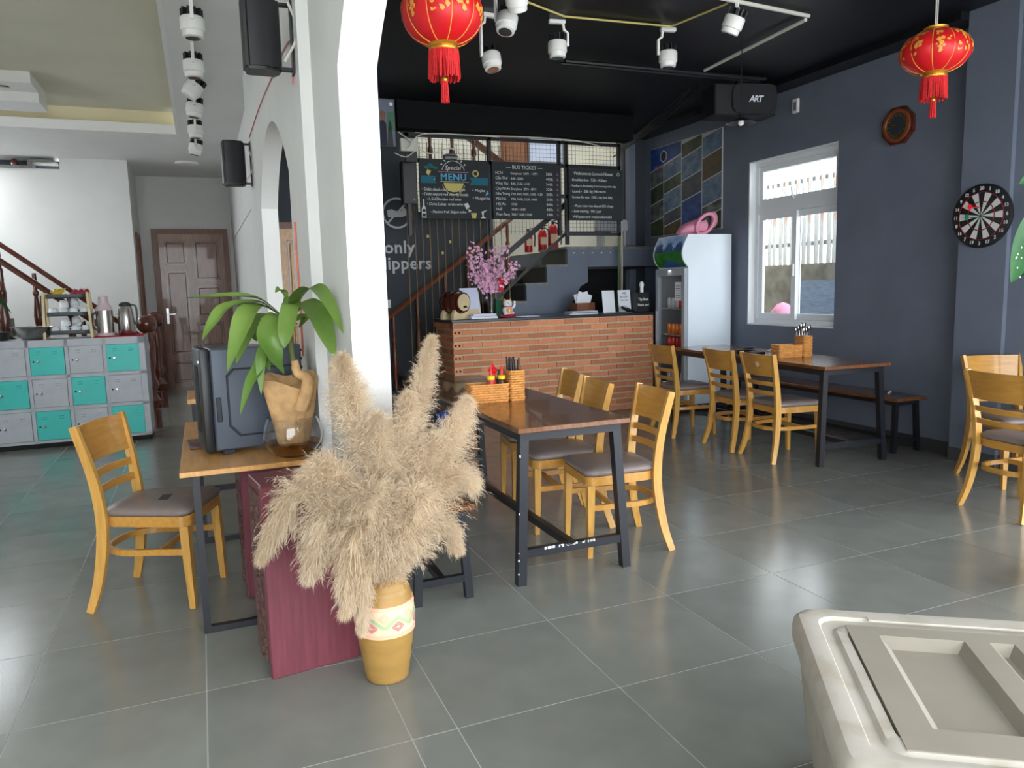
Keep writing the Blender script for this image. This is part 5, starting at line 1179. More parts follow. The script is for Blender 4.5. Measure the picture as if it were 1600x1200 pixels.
shape(b1, [(w1 - 0.21, 0.01), (w1 - 0.165, 0.01), (w1 - 0.155, 0.065), (w1 - 0.22, 0.065)], 'chalk_gold'); shape(b1, [(w1 - 0.11, 0.01), (w1 - 0.05, 0.01), (w1 - 0.078, 0.03), (w1 - 0.075, 0.07), (w1 - 0.03, 0.10), (w1 - 0.10, 0.08), (w1 - 0.09, 0.03)], 'chalk')
shape(b1, [(w1 - 0.05, h1 * 0.40), (w1 - 0.03, h1 * 0.50), (w1 - 0.01, h1 * 0.44)], 'chalk_blue')
b2, w2, h2 = board('middle chalkboard headed Bus ticket with times and prices', 3.02, 3.85, 2.155, 2.755)
chalk(b2, '— BUS TICKET —', w2 * 0.46, h2 * 0.90, 0.055, align='CENTER')
rowsB = [('HCM', 'Everyhour  5AM – 11PM', '280k'), ('Cần Thơ', '8:00 , 20:00', '490K'), ('Vũng Tàu', '8:30, 13:30, 14:30', '340k'), ('Quy Nhơn', 'Everyhour  2PM – 8PM', '320k'), ('Nha Trang', '7:30, 8:30, 10:30, 13:00, 14:30', '200k'), ('Mũi Né', '7:30, 10:30, 12:30, 14:00', '250k'), ('Hội An', '17:00', '400k'), ('Huế', '14:30 / 16:00', '480k'), ('Phan Rang', '7:00 / 13:00 / 15:00', '180k')]
for k, (a, b_, c) in enumerate(rowsB):
    z = h2 * (0.80 - 0.092 * k); chalk(b2, a, 0.035, z, 0.042, spacing=0.92); chalk(b2, b_, 0.215, z, 0.036, spacing=0.9); chalk(b2, c, w2 - 0.19, z, 0.042); ring(b2, w2 - 0.045, z + 0.013, 0.008, 60, 330, 'chalk_pink', 0.004)
b3, w3, h3 = board("right chalkboard welcoming guests with breakfast and laundry notes", 3.945, 4.645, 2.15, 2.725)
for k, (s_, z, sz, x) in enumerate((("Welcome to Lonno's House", 0.88, 0.05, 0.06), ('- Breakfast time   7:30 – 9:30am', 0.76, 0.042, 0.02), ('- Rooftop in the evening at home every other day', 0.65, 0.034, 0.02), ('• Laundry   20k / kg 24h return', 0.54, 0.042, 0.02), ('• Scooter for rent   120K / day (not 24h)', 0.43, 0.038, 0.02), ('– Please return late deposit 50% charge', 0.26, 0.038, 0.05), ('– Lost washing   50k / pair', 0.155, 0.042, 0.03), ('WiFi password : welcomehome62', 0.045, 0.042, 0.04))):
    chalk(b3, s_, x, h3 * z, sz, spacing=0.88, shear=0.1)
ring(b3, w3 - 0.06, h3 * 0.91, 0.014, 0, 360, 'chalk', 0.005)
# desk lamp shaped fixture and router on top of the first board, cables
rt = thing('wifi_router', 'dark wifi router with cables above the special menu board', 'router', (2.55, GY - 0.06, 2.766))
MB().bbox(-0.07, 0.07, -0.03, 0.03, 0, 0.03, 0.006).lathe([(0.085, 0.03), (0.07, 0.05), (0.0, 0.06)], 14).obj('body', 'grey_plastic', rt, smooth=40)
sb = thing('junction_box', 'white cable junction box left of the chalkboards', 'junction box', (2.09, 7.80, 2.80))
MB().bbox(-0.09, 0.09, -0.03, 0.03, 0.02, 0.15, 0.006).obj('box', 'cable_white', sb); MB().bbox(-0.05, 0.08, -0.05, -0.031, -0.09, 0.01, 0.004).obj('adapter', 'black_plastic', sb)
eb = thing('electrical_box', 'black electrical box fixed left of the special menu board', 'electrical box', (2.13, 7.93, 2.30))
MB().bbox(-0.1, 0.06, -0.05, 0.05, 0, 0.44, 0.006).obj('case', 'black_plastic', eb); MB().bbox(-0.09, 0.05, -0.058, -0.0505, 0.01, 0.43, 0.003).obj('cover', 'black_metal', eb); MB().sphere((0.02, -0.06, 0.05), 0.008, 8, 6).obj('lamp', 'white_plastic', eb, smooth=60)
for k, p in enumerate(([(1.98, 7.75, 3.0), (2.1, 7.72, 2.9), (2.06, 7.74, 2.84)], [(2.1, 7.74, 2.90), (2.25, 7.72, 2.99), (2.8, 7.70, 3.0), (3.6, 7.70, 3.01), (4.1, 7.70, 2.985), (4.45, 7.70, 2.90)], [(1.93, 7.74, 2.79), (2.03, 7.70, 2.75), (2.14, 7.73, 2.82)], [(2.18, 7.76, 2.85), (2.3, 7.74, 2.80), (2.42, 7.74, 2.84), (2.56, 7.76, 2.86), (2.66, 7.78, 2.80)])):
    MB().tube(bez(p, 8), 0.006, 6).obj('cable', 'cable_white', None, label=('short white cable looping into the junction box', 'long white cable slung under the black beam', 'white cable hanging left of the junction box', 'thin white cable draped over the menu board')[k], cat='cable')
for k in range(3):
    MB().tube(bez([(4.68 + 0.02 * k, 8.05, 0.3), (4.67 + 0.025 * k, 8.0, 1.6), (4.69 + 0.012 * k, 8.0, 2.4), (4.665 + 0.02 * k, 8.02, 3.2)], 8), 0.009, 6).obj('pipe', ('green_pipe', 'gold_wire', 'cable_white')[k], None, label=('green', 'brass-coloured', 'grey')[k] + ' vertical cable on the post beside the right chalkboard', cat='cable')
MB().box(5.13, 5.22, 8.50, 8.60, 0, 1.6).box(5.13, 5.22, 8.50, 8.60, 1.9, 3.28).obj('corner_post', 'slate_wall', None, label='slate painted post in the corner behind the cooler', cat='post')
# curtain of thin vertical wires with small golden hearts
WC = thing('wire_screen', 'screen of thin vertical brass wires with small gold pendants before the slate wall', 'screen', (0, 8.02, 0))
for k in range(15): MB().tube([(2.10 + 0.083 * k, 0, 0.0), (2.10 + 0.083 * k, 0, 2.97)], 0.0045, 5).obj('wire', 'gold_wire', WC)
for k, (x, z) in enumerate(((2.32, 1.98), (2.57, 1.92), (2.48, 1.80), (2.82, 1.67), (2.9, 1.85))):
    MB().sphere((x, -0.008, z), (0.016, 0.008, 0.018), 8, 6).obj('pendant', 'chalk_gold', WC, smooth=60)
# painted sign on the slate wall: no shoes, only slippers
SG = thing('painted_slipper_sign', 'painted white no-shoes symbol and the words only slippers on the slate wall', 'sign', (2.235, 8.995, 2.32))
mb = MB(); n = 32
for i in range(n):
    A, B = 2 * pi * i / n, 2 * pi * (i + 1) / n; mb.add([(q * cos(t_), -0.002, q * sin(t_)) for t_, q in ((A, 0.158), (B, 0.158), (B, 0.182), (A, 0.182))], [(0, 1, 2, 3)])
mb.add([(-0.12, -0.002, -0.105), (-0.105, -0.002, -0.12), (0.12, -0.002, 0.105), (0.105, -0.002, 0.12)], [(0, 1, 2, 3)]); mb.obj('ring', 'wall_paint_white', SG)
MB().prism([(-0.11, -0.05), (0.06, -0.045), (0.11, -0.03), (0.12, 0.03), (0.08, 0.075), (0.06, 0.03), (0.02, 0.02), (-0.03, 0.03), (-0.06, 0.045), (-0.12, 0.03)], 0, 0.001, M.Translation((0, -0.002, 0)) @ M.Rotation(R(90), 4, 'X')).obj('shoe', 'wall_paint_white', SG)
text('lettering', 'only', 0.21, 'wall_paint_white', (-0.175, -0.003, -0.47), SG, bold=0.004, spacing=1.05); text('lettering', 'slippers', 0.21, 'wall_paint_white', (-0.28, -0.003, -0.66), SG, bold=0.004, spacing=1.05)
ring_ = MB(); 
MB().bbox(-0.03, 0.03, -0.012, 0, -0.05, 0.05, 0.004).obj('light_switch', 'white_plastic', None, loc=(2.08, 8.998, 1.25), label='white light switch on the slate wall below the slippers sign', cat='switch')
# hanging screen near the arcade
TV = thing('hanging_screen', 'thin hanging screen showing a man in a dark jacket beside the column top', 'screen', (1.84, 7.3, 2.76), R(4))
MB().bbox(-0.80, 0, 0, 0.04, 0, 0.45, 0.004).obj('bezel', 'black_plastic', TV)
MB().box(-0.79, -0.01, -0.002, 0.001, 0.012, 0.44).obj('picture', 'slate_wall', TV)
def tv(pts, m_, nm='picture_detail'): MB().prism(pts, 0, 0.001, M.Translation((0, -0.0025, 0)) @ M.Rotation(R(90), 4, 'X')).obj(nm, m_, TV)
tv([(-0.09, 0.16), (-0.012, 0.15), (-0.012, 0.32), (-0.075, 0.33)], 'green_pipe'); tv([(-0.16, 0.012), (-0.09, 0.012), (-0.095, 0.22), (-0.12, 0.25), (-0.155, 0.24)], 'ink'); tv([(-0.145, 0.25), (-0.105, 0.25), (-0.10, 0.32), (-0.13, 0.34), (-0.15, 0.31)], 'door_frame_wood')
tv([(-0.09, 0.012), (-0.03, 0.012), (-0.04, 0.2), (-0.06, 0.26), (-0.075, 0.2)], 'black_stick'); ring_ = MB().lathe([(0.018, 0), (0.018, 0.001), (0, 0.001)], 14, T=M.Translation((-0.04, -0.003, 0.40)) @ M.Rotation(R(90), 4, 'X')).obj('logo', 'paper', TV)
MB().bar([(-0.4, 0.03, 0.40), (-0.4, 0.03, 0.539)], 0.03, 0.03, up=(0, 1, 0)).obj('hanger', 'black_metal', TV)
# ================================================================== COOLER, WALLS, CEILING
# ---- glass door drinks cooler, door facing -X
FR = thing('drinks_cooler', 'white drinks cooler with a glass door and landscape banner beside the counter', 'refrigerator', (4.80, 6.80, 0))
FD, FW, FH = 0.58, 0.56, 1.92
b = MB(); b.box(0.02, FD, 0, 0.025, 0.05, FH).box(0.02, FD, FW - 0.025, FW, 0.05, FH).box(FD - 0.03, FD, 0.025, FW - 0.025, 0.05, FH).box(0.02, FD - 0.03, 0.025, FW - 0.025, FH - 0.04, FH).box(0.02, FD - 0.03, 0.025, FW - 0.025, 0.05, 0.25)
b.box(0.02, FD - 0.03, 0.025, FW - 0.025, 1.56, 1.58)
b.obj('cabinet', 'fridge_white', FR)
MB().box(0.03, FD - 0.032, 0.0255, 0.029, 0.26, 1.55).box(0.03, FD - 0.032, FW - 0.029, FW - 0.0255, 0.26, 1.55).box(FD - 0.034, FD - 0.0305, 0.03, FW - 0.03, 0.26, 1.55).obj('shade_liner', 'grey_plastic', FR)  # added grey panels put the shade inside the cooler into colour
for x in (0.06, FD - 0.06):
    for y in (0.05, FW - 0.05): MB().lathe([(0.02, 0), (0.02, 0.05)], 10, (x, y, 0)).obj('foot', 'black_plastic', FR)
prof = [(0.02, 1.575)] + [(0.02 - 0.075 * sin(pi * (k / 10) ** 0.8), 1.58 + 0.335 * k / 10) for k in range(11)]
cap = MB().prism(prof + [(0.021, 1.915)], 0, 0.018, M.Translation((0, 0.018, 0)) @ M.Rotation(R(90), 4, 'X')); cap.prism(prof + [(0.021, 1.915)], 0, 0.018, M.Translation((0, FW, 0)) @ M.Rotation(R(90), 4, 'X')); cap.obj('banner_cheek', 'fridge_white', FR)
def bx(z): k = (z - 1.58) / 0.335; return 0.02 - 0.075 * sin(pi * max(0, min(1, k)) ** 0.8)
sg = MB(); N_ = 12
def banner_cell(u0, u1, z0, z1, mi_):
    sg.mi(mi_); sg.add([(bx(z0) + 0.002, u0, z0), (bx(z1) + 0.002, u0, z1), (bx(z1) + 0.002, u1, z1), (bx(z0) + 0.002, u1, z0)], [(3, 2, 1, 0)])
mat('banner_sky', (70, 150, 220), 0.3, rgb2=(226, 236, 246), scale=6); mat('banner_hill', (34, 84, 150), 0.3, rgb2=(24, 54, 96), scale=9); mat('banner_grass', (52, 140, 40), 0.3, rgb2=(24, 84, 30), scale=10); mat('banner_lake', (40, 90, 170), 0.3)
for i in range(56):
    u0, u1 = 0.018 + (FW - 0.036) * i / 56, 0.018 + (FW - 0.036) * (i + 1) / 56; pk_ = 0.55 + 0.26 * abs(sin(i * 0.16 + 0.4)) + 0.04 * sin(i * 1.7)
    prev = 0.0
    for j in range(24):
        f_ = (j + 0.5) / 24; mi_ = 3 if f_ < 0.20 - 0.0006 * (i - 26) ** 2 else 2 if f_ < 0.5 else 1 if f_ < pk_ else 0
        banner_cell(u0, u1, 1.585 + 0.325 * j / 24, 1.585 + 0.325 * (j + 1) / 24, mi_)
sg.obj('banner', ['banner_sky', 'banner_hill', 'banner_grass', 'banner_lake'], FR, smooth=60)
dr = MB(); x0, x1 = -0.025, 0.018
for (a, c, d, e) in ((0.005, FW - 0.005, 0.10, 0.17), (0.005, FW - 0.005, 1.49, 1.565), (0.005, 0.055, 0.17, 1.49), (FW - 0.055, FW - 0.005, 0.17, 1.49)): dr.box(x0, x1, a, c, d, e)
dd = dr.obj('door', 'fridge_grey', FR); MB().box(-0.006, 0.0, 0.055, FW - 0.055, 0.17, 1.49).obj('pane', 'thin_glass', dd)
MB().bbox(-0.045, -0.026, FW - 0.05, FW - 0.025, 0.75, 1.1, 0.004).obj('handle', 'fridge_grey', dd)
MB().box(-0.0085, -0.0065, 0.085, 0.205, 1.22, 1.42).obj('paper_note', 'paper', dd)
for k in range(6): MB().box(-0.0092, -0.0086, 0.10, 0.19, 1.25 + 0.025 * k, 1.255 + 0.025 * k).obj('printed_line', 'ink', dd)
SHZ = (0.28, 0.56, 0.83, 1.12)
for z in SHZ:
    mb = MB().box(0.03, FD - 0.04, 0.03, 0.045, z, z + 0.012).box(0.03, FD - 0.04, FW - 0.045, FW - 0.03, z, z + 0.012)
    for k in range(12): mb.box(0.03 + 0.042 * k, 0.036 + 0.042 * k, 0.045, FW - 0.045, z + 0.002, z + 0.010)
    mb.obj('shelf', 'chrome', FR)
lt = bpy.data.lights.new('cooler_lamp', 'AREA'); lt.energy = 0.25; lt.size = 0.3; lt.shape = 'RECTANGLE'; lt.size_y = 0.05; lo = bpy.data.objects.new('cooler_lamp', lt); COL.objects.link(lo); lo.parent = FR; lo.location = (0.1, FW / 2, 1.55)
can_cols = {'can_red': (196, 60, 50), 'can_orange': (222, 130, 60), 'can_silver': (200, 200, 204), 'can_green': (60, 140, 80)}
for k_, v_ in can_cols.items(): mat(k_, v_, 0.3, 0.3)
can_me = {k_: MB().lathe([(0, 0), (0.026, 0), (0.031, 0.006), (0.031, 0.105), (0.026, 0.117), (0.025, 0.115), (0, 0.115)], 12).mesh('drink_can', k_, 40) for k_ in can_cols}
plan = [(0.28, 'can_silver', 'bottom'), (0.56, 'can_red', 'second'), (0.83, 'can_orange', 'third'), (1.12, 'can_silver', 'top')]
pos = ['nearest the white side', 'second from the white side', 'third from the white side', 'fourth from the white side', 'fifth from the white side', 'farthest from the white side']
for z, c, nm in plan:
    for k in range(6):
        cc = c if not (z == 0.83 and k in (0, 1)) else 'can_green'; cc = 'can_red' if (z == 1.12 and k in (1, 2)) else cc
        link('drink_can', can_me[cc], None, (4.80 + 0.10, 6.80 + 0.085 + 0.076 * k, z + 0.0125), label='drink can on the %s cooler shelf, %s' % (nm, pos[k]), cat='can', group='cans in the cooler')
for k in range(6): link('drink_can', can_me['can_red'], None, (4.80 + 0.10, 6.80 + 0.085 + 0.076 * k, 0.5725 + 0.1175), label='red drink can in the upper layer of the second shelf, %s' % pos[k], cat='can', group='cans in the cooler')
# pink bag on the cooler
BG = thing('pink_bag', 'pink fabric bag with a round opening lying on the cooler', 'bag', (5.05, 7.02, FH))
mb = MB(); n = 20; vs = []
secs = [(-0.20, 0.02, 0.05, 0.03), (-0.14, 0.06, 0.10, 0.06), (-0.02, 0.085, 0.13, 0.085), (0.08, 0.10, 0.14, 0.10)]
for (x, rz_, ry_, zc) in secs: vs += [(x, ry_ * cos(2 * pi * i / n), zc + rz_ * sin(2 * pi * i / n) * (0.95)) for i in range(n)]
mb.add(vs, [(j * n + i, j * n + (i + 1) % n, (j + 1) * n + (i + 1) % n, (j + 1) * n + i) for j in range(3) for i in range(n)] + [tuple(range(n))]); mb.v = [(x, y, max(0.002, z)) for x, y, z in mb.v]
mb.obj('pouch', 'pink_fabric', BG, smooth=60)
rg = [(0.03 + 0.115 * cos(2 * pi * i / 28) + 0.02, -0.12, 0.115 + 0.095 * sin(2 * pi * i / 28) + 0.05 * cos(2 * pi * i / 28)) for i in range(28)]
MB().bar(rg, 0.03, 0.045, up=(0, 1, 0), closed=True).obj('opening_rim', 'pink_fabric', BG, smooth=60)
MB().prism([(p[0], p[2]) for p in rg], 0, 0.004, M.Translation((0, -0.10, 0)) @ M.Rotation(R(90), 4, 'X')).obj('dark_lining', 'black_plastic', BG)
MB().sphere((0.21, -0.06, 0.17), (0.045, 0.05, 0.09), 12, 8).obj('flap', 'pink_fabric', BG, smooth=60)
# ---- photo collage poster on the window wall (faces -X)
PY0, PY1, PZ0, PZ1 = 7.02, 8.46, 2.0, 3.09
PO = thing('photo_collage_poster', 'large tour poster of slanted landscape photos above the cooler', 'poster', (WX - 0.002, PY1, PZ0))
PWd, PHt = PY1 - PY0, PZ1 - PZ0
MB().box(-0.012, 0, -PWd, 0, 0, PHt).obj('backing', 'wall_paint_white', PO)
cols = [('poster_sky', (62, 90, 122), (104, 126, 146)), ('poster_forest', (34, 46, 34), (66, 74, 48)), ('poster_dusk', (42, 50, 70), (74, 74, 80)), ('poster_blue', (22, 46, 110), (36, 76, 140)), ('poster_earth', (92, 66, 44), (54, 60, 40)), ('poster_fall', (44, 46, 44), (104, 108, 112))]  # print colours darkened, the shade on this wall is put into them
for nm, a, b_ in cols: mat(nm, a, 0.35, rgb2=b_, scale=7, stretch=(1, 1, 1.6), contrast=(0.38, 0.62))
def pphoto(u0, u1, z00, z01, z10, z11, m_):   # u across from the left (far) edge, slanted top and bottom
    g = 0.006; MB().add([(-0.0135, -u0 * PWd - g, z00 * PHt + g), (-0.0135, -u1 * PWd + g, z10 * PHt + g), (-0.0135, -u1 * PWd + g, z11 * PHt - g), (-0.0135, -u0 * PWd - g, z01 * PHt - g)], [(0, 3, 2, 1)]).obj('photo_panel', m_, PO)
sl_ = 0.16
cu = [0, 0.21, 0.47, 0.75, 1.0]
pphoto(0, 0.47, 0.74, 1.0, 0.86, 1.0, 'poster_blue')
lay = [[(0.0, 0.16, 'poster_forest'), (0.16, 0.36, 'poster_fall'), (0.36, 0.55, 'poster_forest'), (0.55, 0.74, 'poster_fall')],
       [(0.0, 0.10, 'poster_earth'), (0.10, 0.24, 'poster_dusk'), (0.24, 0.46, 'poster_sky'), (0.46, 0.60, 'poster_forest'), (0.60, 0.785, 'poster_sky')],
       [(0.0, 0.34, 'poster_blue'), (0.34, 0.56, 'poster_dusk'), (0.56, 0.80, 'poster_sky'), (0.80, 0.955, 'poster_forest')],
       [(0.0, 0.13, 'poster_forest'), (0.13, 0.24, 'poster_fall'), (0.24, 0.50, 'poster_sky'), (0.50, 0.74, 'poster_earth'), (0.74, 0.955, 'poster_sky')]]
for c in range(4):
    u0, u1 = cu[c], cu[c + 1]; d = (u1 - u0) * 0.27
    for k, (z0, z1, m_) in enumerate(lay[c]):
        pphoto(u0, u1, z0, min(z1, 1), min(1, z0 + (d if k else 0)), min(1.0, z1 + d), m_)
hx = [(0.075 * cos(pi / 3 * k + pi / 6), 0.075 * sin(pi / 3 * k + pi / 6)) for k in range(6)]
MB().add([(-0.0142, -0.30 + x, 0.965 + z) for x, z in hx], [(5, 4, 3, 2, 1, 0)]).obj('logo_border', 'paper', PO); MB().add([(-0.0148, -0.30 + x * 0.86, 0.965 + z * 0.86) for x, z in hx], [(5, 4, 3, 2, 1, 0)]).obj('logo', 'ink', PO)
text('lettering', 'HIGHLAND TOUR', 0.05, 'chalk_pink', (-0.0145, -0.10, 0.83), PO, rot=(R(90), R(-9) * 0, R(-90)), depth=0.0003)
# ---- clock, switch, dartboard
CK = thing('wall_clock', 'octagonal red-brown wooden wall clock high on the slate wall', 'clock', (WX, 4.73, 2.645))
TX = M.Rotation(R(-90), 4, 'Y')       # local +Z -> -X
o8 = [(0.16 * cos(pi / 4 * k + pi / 8), 0.16 * sin(pi / 4 * k + pi / 8)) for k in range(8)]
MB().prism(o8, 0.0, 0.035, TX).obj('case', 'dark_red_wood', CK)
MB().lathe([(0.132, 0.035), (0.128, 0.05), (0.108, 0.05), (0.102, 0.038)], 32, T=TX, cap=False).obj('bezel', 'rail_wood', CK, smooth=50)
MB().lathe([(0.103, 0.036), (0.103, 0.039), (0.0, 0.039)], 32, T=TX).obj('dial', 'board_black', CK, smooth=40)
MB().lathe([(0.085, 0.0395), (0.09, 0.0402), (0.095, 0.0395)], 32, T=TX, cap=False).obj('dial_ring', 'brass', CK)
for k in range(12):
    T = TX @ M.Rotation(2 * pi * k / 12, 4, 'Z'); MB().box(0.07, 0.083, -0.003, 0.003, 0.0392, 0.041, T).obj('hour_mark', 'brass', CK)
MB().box(-0.01, 0.055, -0.003, 0.003, 0.042, 0.043, TX @ M.Rotation(R(80), 4, 'Z')).obj('hour_hand', 'brass', CK); MB().box(-0.012, 0.08, -0.002, 0.002, 0.044, 0.045, TX @ M.Rotation(R(97), 4, 'Z')).obj('minute_hand', 'brass', CK)
sw = thing('wall_sensor', 'small grey rectangular sensor box high on the slate wall', 'sensor', (WX, 5.91, 3.0)); MB().bbox(-0.03, 0, -0.035, 0.035, 0, 0.13, 0.004).obj('housing', 'white_plastic', sw); MB().box(-0.032, -0.0305, -0.02, 0.02, 0.02, 0.10).obj('front', 'grey_plastic', sw)
DB = thing('dartboard', 'round black and white dartboard hung on the slate pilaster', 'dartboard', (5.29, 3.865, 1.835))
MB().lathe([(0.225, 0.0), (0.228, 0.006), (0.228, 0.022), (0.222, 0.026), (0, 0.026)], 48, T=TX).obj('board', 'black_plastic', DB, smooth=40)
def wedge(k, r0, r1, m_):
    mb = MB(); n = 4; vs = []
    for i in range(n + 1):
        a = 2 * pi * (k - 0.5 + i / n) / 20 + pi / 2 * 0; 
        for r_ in (r0, r1): vs.append(TX @ V((r_ * cos(a), r_ * sin(a), 0.0268)))
    fs = [(2 * i, 2 * i + 1, 2 * i + 3, 2 * i + 2) for i in range(n)]; mb.add(vs, fs)
    return mb.obj('wedge', m_, DB)
for k in range(20):
    if k % 2: wedge(k, 0.012, 0.098, 'chalk'); wedge(k, 0.106, 0.165, 'chalk')
for r_ in (0.102, 0.170):
    MB().lathe([(r_ - 0.0012, 0.0265), (r_, 0.0285), (r_ + 0.0012, 0.0265)], 48, T=TX, cap=False).obj('ring', 'cloth_red', DB)
MB().lathe([(0.012, 0.0265), (0.008, 0.03), (0, 0.03)], 14, T=TX).obj('bullseye', 'green_plastic', DB)
nums = [20, 1, 18, 4, 13, 6, 10, 15, 2, 17, 3, 19, 7, 16, 8, 11, 14, 9, 12, 5]
for k, v_ in enumerate(nums):
    a = 2 * pi * k / 20; y, z = -0.196 * sin(a), 0.196 * cos(a)
    me = text_mesh(str(v_), 0.034, 'chalk', align='CENTER', bold=0.0008); link('number', me, DB, (-0.0268, y, z - 0.011), rot=FACE_NX)
def dart(y, z, m_, lab, dz=0.0):
    d = thing('dart', lab, 'dart', (5.29 - 0.026, 3.865 + y, 1.835 + z), 0, 'darts in the dartboard')
    MB().lathe([(0.001, 0), (0.0015, 0.02), (0.004, 0.025), (0.004, 0.07), (0.0022, 0.075), (0.0022, 0.10)], 8, T=TX @ M.Rotation(dz, 4, 'Y')).obj('shaft', m_, d, smooth=40)
    for q in range(4):
        T = TX @ M.Rotation(dz, 4, 'Y') @ M.Rotation(pi / 2 * q, 4, 'Z'); MB().add([T @ V(p) for p in ((0.001, 0.0006, 0.095), (0.02, 0.0006, 0.105), (0.02, 0.0006, 0.135), (0.001, 0.0006, 0.14), (0.001, -0.0006, 0.095), (0.02, -0.0006, 0.105), (0.02, -0.0006, 0.135), (0.001, -0.0006, 0.14))], [(0, 1, 2, 3), (7, 6, 5, 4), (1, 5, 6, 2), (0, 4, 5, 1), (3, 2, 6, 7)]).obj('flight', m_, d)
dart(0.0, 0.06, 'red_plastic', 'dart with red flight stuck in the upper left of the dartboard'); dart(0.02, -0.01, 'green_plastic', 'dart with green flight stuck near the middle of the dartboard')

# ---- lanterns
def lantern(label, loc, r, zr, cords, rot0, tas=1.0):
    L_ = thing('paper_lantern', label, 'lantern', loc, rot0, 'red lanterns')
    n = 96; m_ = 16; vs = []; mb = MB()
    for j in range(m_ + 1):
        a = -pi / 2 * 0.86 + pi * 0.86 * j / m_
        for i in range(n):
            rib = 1 - 0.035 * abs(sin(6 * 2 * pi * i / n)) ** 0.5 * 0 - 0.03 * (abs(sin(6 * pi * i / n * 1.0)) ** 6 < 0) ; th = 2 * pi * i / n; lob = 0.965 + 0.035 * abs(sin(5 * th)) ** 0.6
            vs.append((r * cos(a) ** 0.85 * lob * cos(th), r * cos(a) ** 0.85 * lob * sin(th), zr * sin(a)))
    mb.add(vs, [(j * n + i, j * n + (i + 1) % n, (j + 1) * n + (i + 1) % n, (j + 1) * n + i) for j in range(m_) for i in range(n)]); mb.obj('shade', 'lantern_red', L_, smooth=70)
    def surf(th, a, off=0.004): lob = 0.965 + 0.035 * abs(sin(5 * th)) ** 0.6; q = r * cos(a) ** 0.85 * lob + off; return ((q) * cos(th), q * sin(th), zr * sin(a) * (1 + off / zr))
    for k in range(10):
        th = 2 * pi * k / 10; MB().tube([surf(th, -pi / 2 * 0.86 + pi * 0.86 * j / 14, 0.001) for j in range(15)], 0.0028, 5).obj('rib', 'lantern_gold', L_)
    rnd = random.Random(7)
    for k in range(10):      # gold cut-paper ornaments on every panel
        mb = MB(); tc = 2 * pi * (k + 0.5) / 10
        for q in range(18):
            u, v_ = rnd.uniform(-0.2, 0.2), rnd.uniform(-0.30, 0.75); s_ = rnd.uniform(0.04, 0.11); n_ = 7; ph_ = rnd.uniform(0, 6)
            pl_ = [surf(tc + u, v_, 0.0035)] + [surf(tc + u + s_ * 0.9 * cos(2 * pi * i / n_ + ph_) * (1 if i % 2 else 0.55), v_ + s_ * 1.15 * sin(2 * pi * i / n_ + ph_) * (1 if i % 3 else 0.6), 0.003) for i in range(n_)]
            mb.add(pl_, [(0, 1 + i, 1 + (i + 1) % n_) for i in range(n_)])
        mb.obj('gold_ornament', 'lantern_gold', L_)
    zt_ = zr * 0.97
    MB().lathe([(r * 0.36, zt_ - 0.012), (r * 0.38, zt_), (r * 0.33, zt_ + 0.008), (r * 0.34, zt_ + 0.02), (r * 0.27, zt_ + 0.022), (0, zt_ + 0.022)], 24).obj('top_collar', 'gold', L_, smooth=40)
    MB().lathe([(0, -zt_ - 0.035), (r * 0.36, -zt_ - 0.035), (r * 0.37, -zt_ - 0.02), (r * 0.33, -zt_ - 0.012), (r * 0.38, -zt_), (r * 0.36, -zt_ + 0.012)], 24).obj('bottom_collar', 'gold', L_, smooth=40)
    fr_ = MB()
    for i in range(72):
        a = 2 * pi * i / 72; rr = r * 0.355; l_ = 0.125 * tas * rnd.uniform(0.92, 1.06); dx, dy = rnd.uniform(-.006, .006), rnd.uniform(-.006, .006)
        fr_.tube([(rr * cos(a), rr * sin(a), -zt_ - 0.03), (rr * 1.02 * cos(a) + dx, rr * 1.02 * sin(a) + dy, -zt_ - 0.035 - l_)], 0.0042, 4)
    fr_.obj('fringe', 'tassel_red', L_, kind='stuff')
    z0 = -zt_ - 0.035; MB().tube([(0, 0, z0), (0, 0, z0 - 0.14 * tas)], 0.003, 5).obj('tassel_cord', 'gold', L_)
    MB().sphere((0, 0, z0 - 0.125 * tas), (0.016, 0.016, 0.02), 10, 8).obj('tassel_bead', 'gold', L_, smooth=60)
    ts = MB()
    for i in range(22):
        a = 2 * pi * i / 22; q = 0.018 if i % 2 else 0.010; ts.tube([(q * 0.7 * cos(a), q * 0.7 * sin(a), z0 - 0.135 * tas), (q * cos(a), q * sin(a), z0 - 0.235 * tas)], 0.0035, 4)
    ts.obj('tassel', 'tassel_red', L_, kind='stuff')
    for (dx, dy) in cords: MB().tube([(dx, dy, zt_ + 0.02), (dx * 1.2, dy * 1.2, ZR - loc[2] - 0.001)], 0.004, 5).obj('cord', 'cable_white', L_)
lantern('red paper lantern with gold flowers nearest the white column', (1.185, 3.69, 2.735), 0.20, 0.15, [(0.0, 0.0)], 0.25)
lantern('red paper lantern hanging near the clock and pilaster', (4.36, 3.56, 2.80), 0.205, 0.13, [(-0.05, 0.0), (0.05, 0.0)], 0.6)

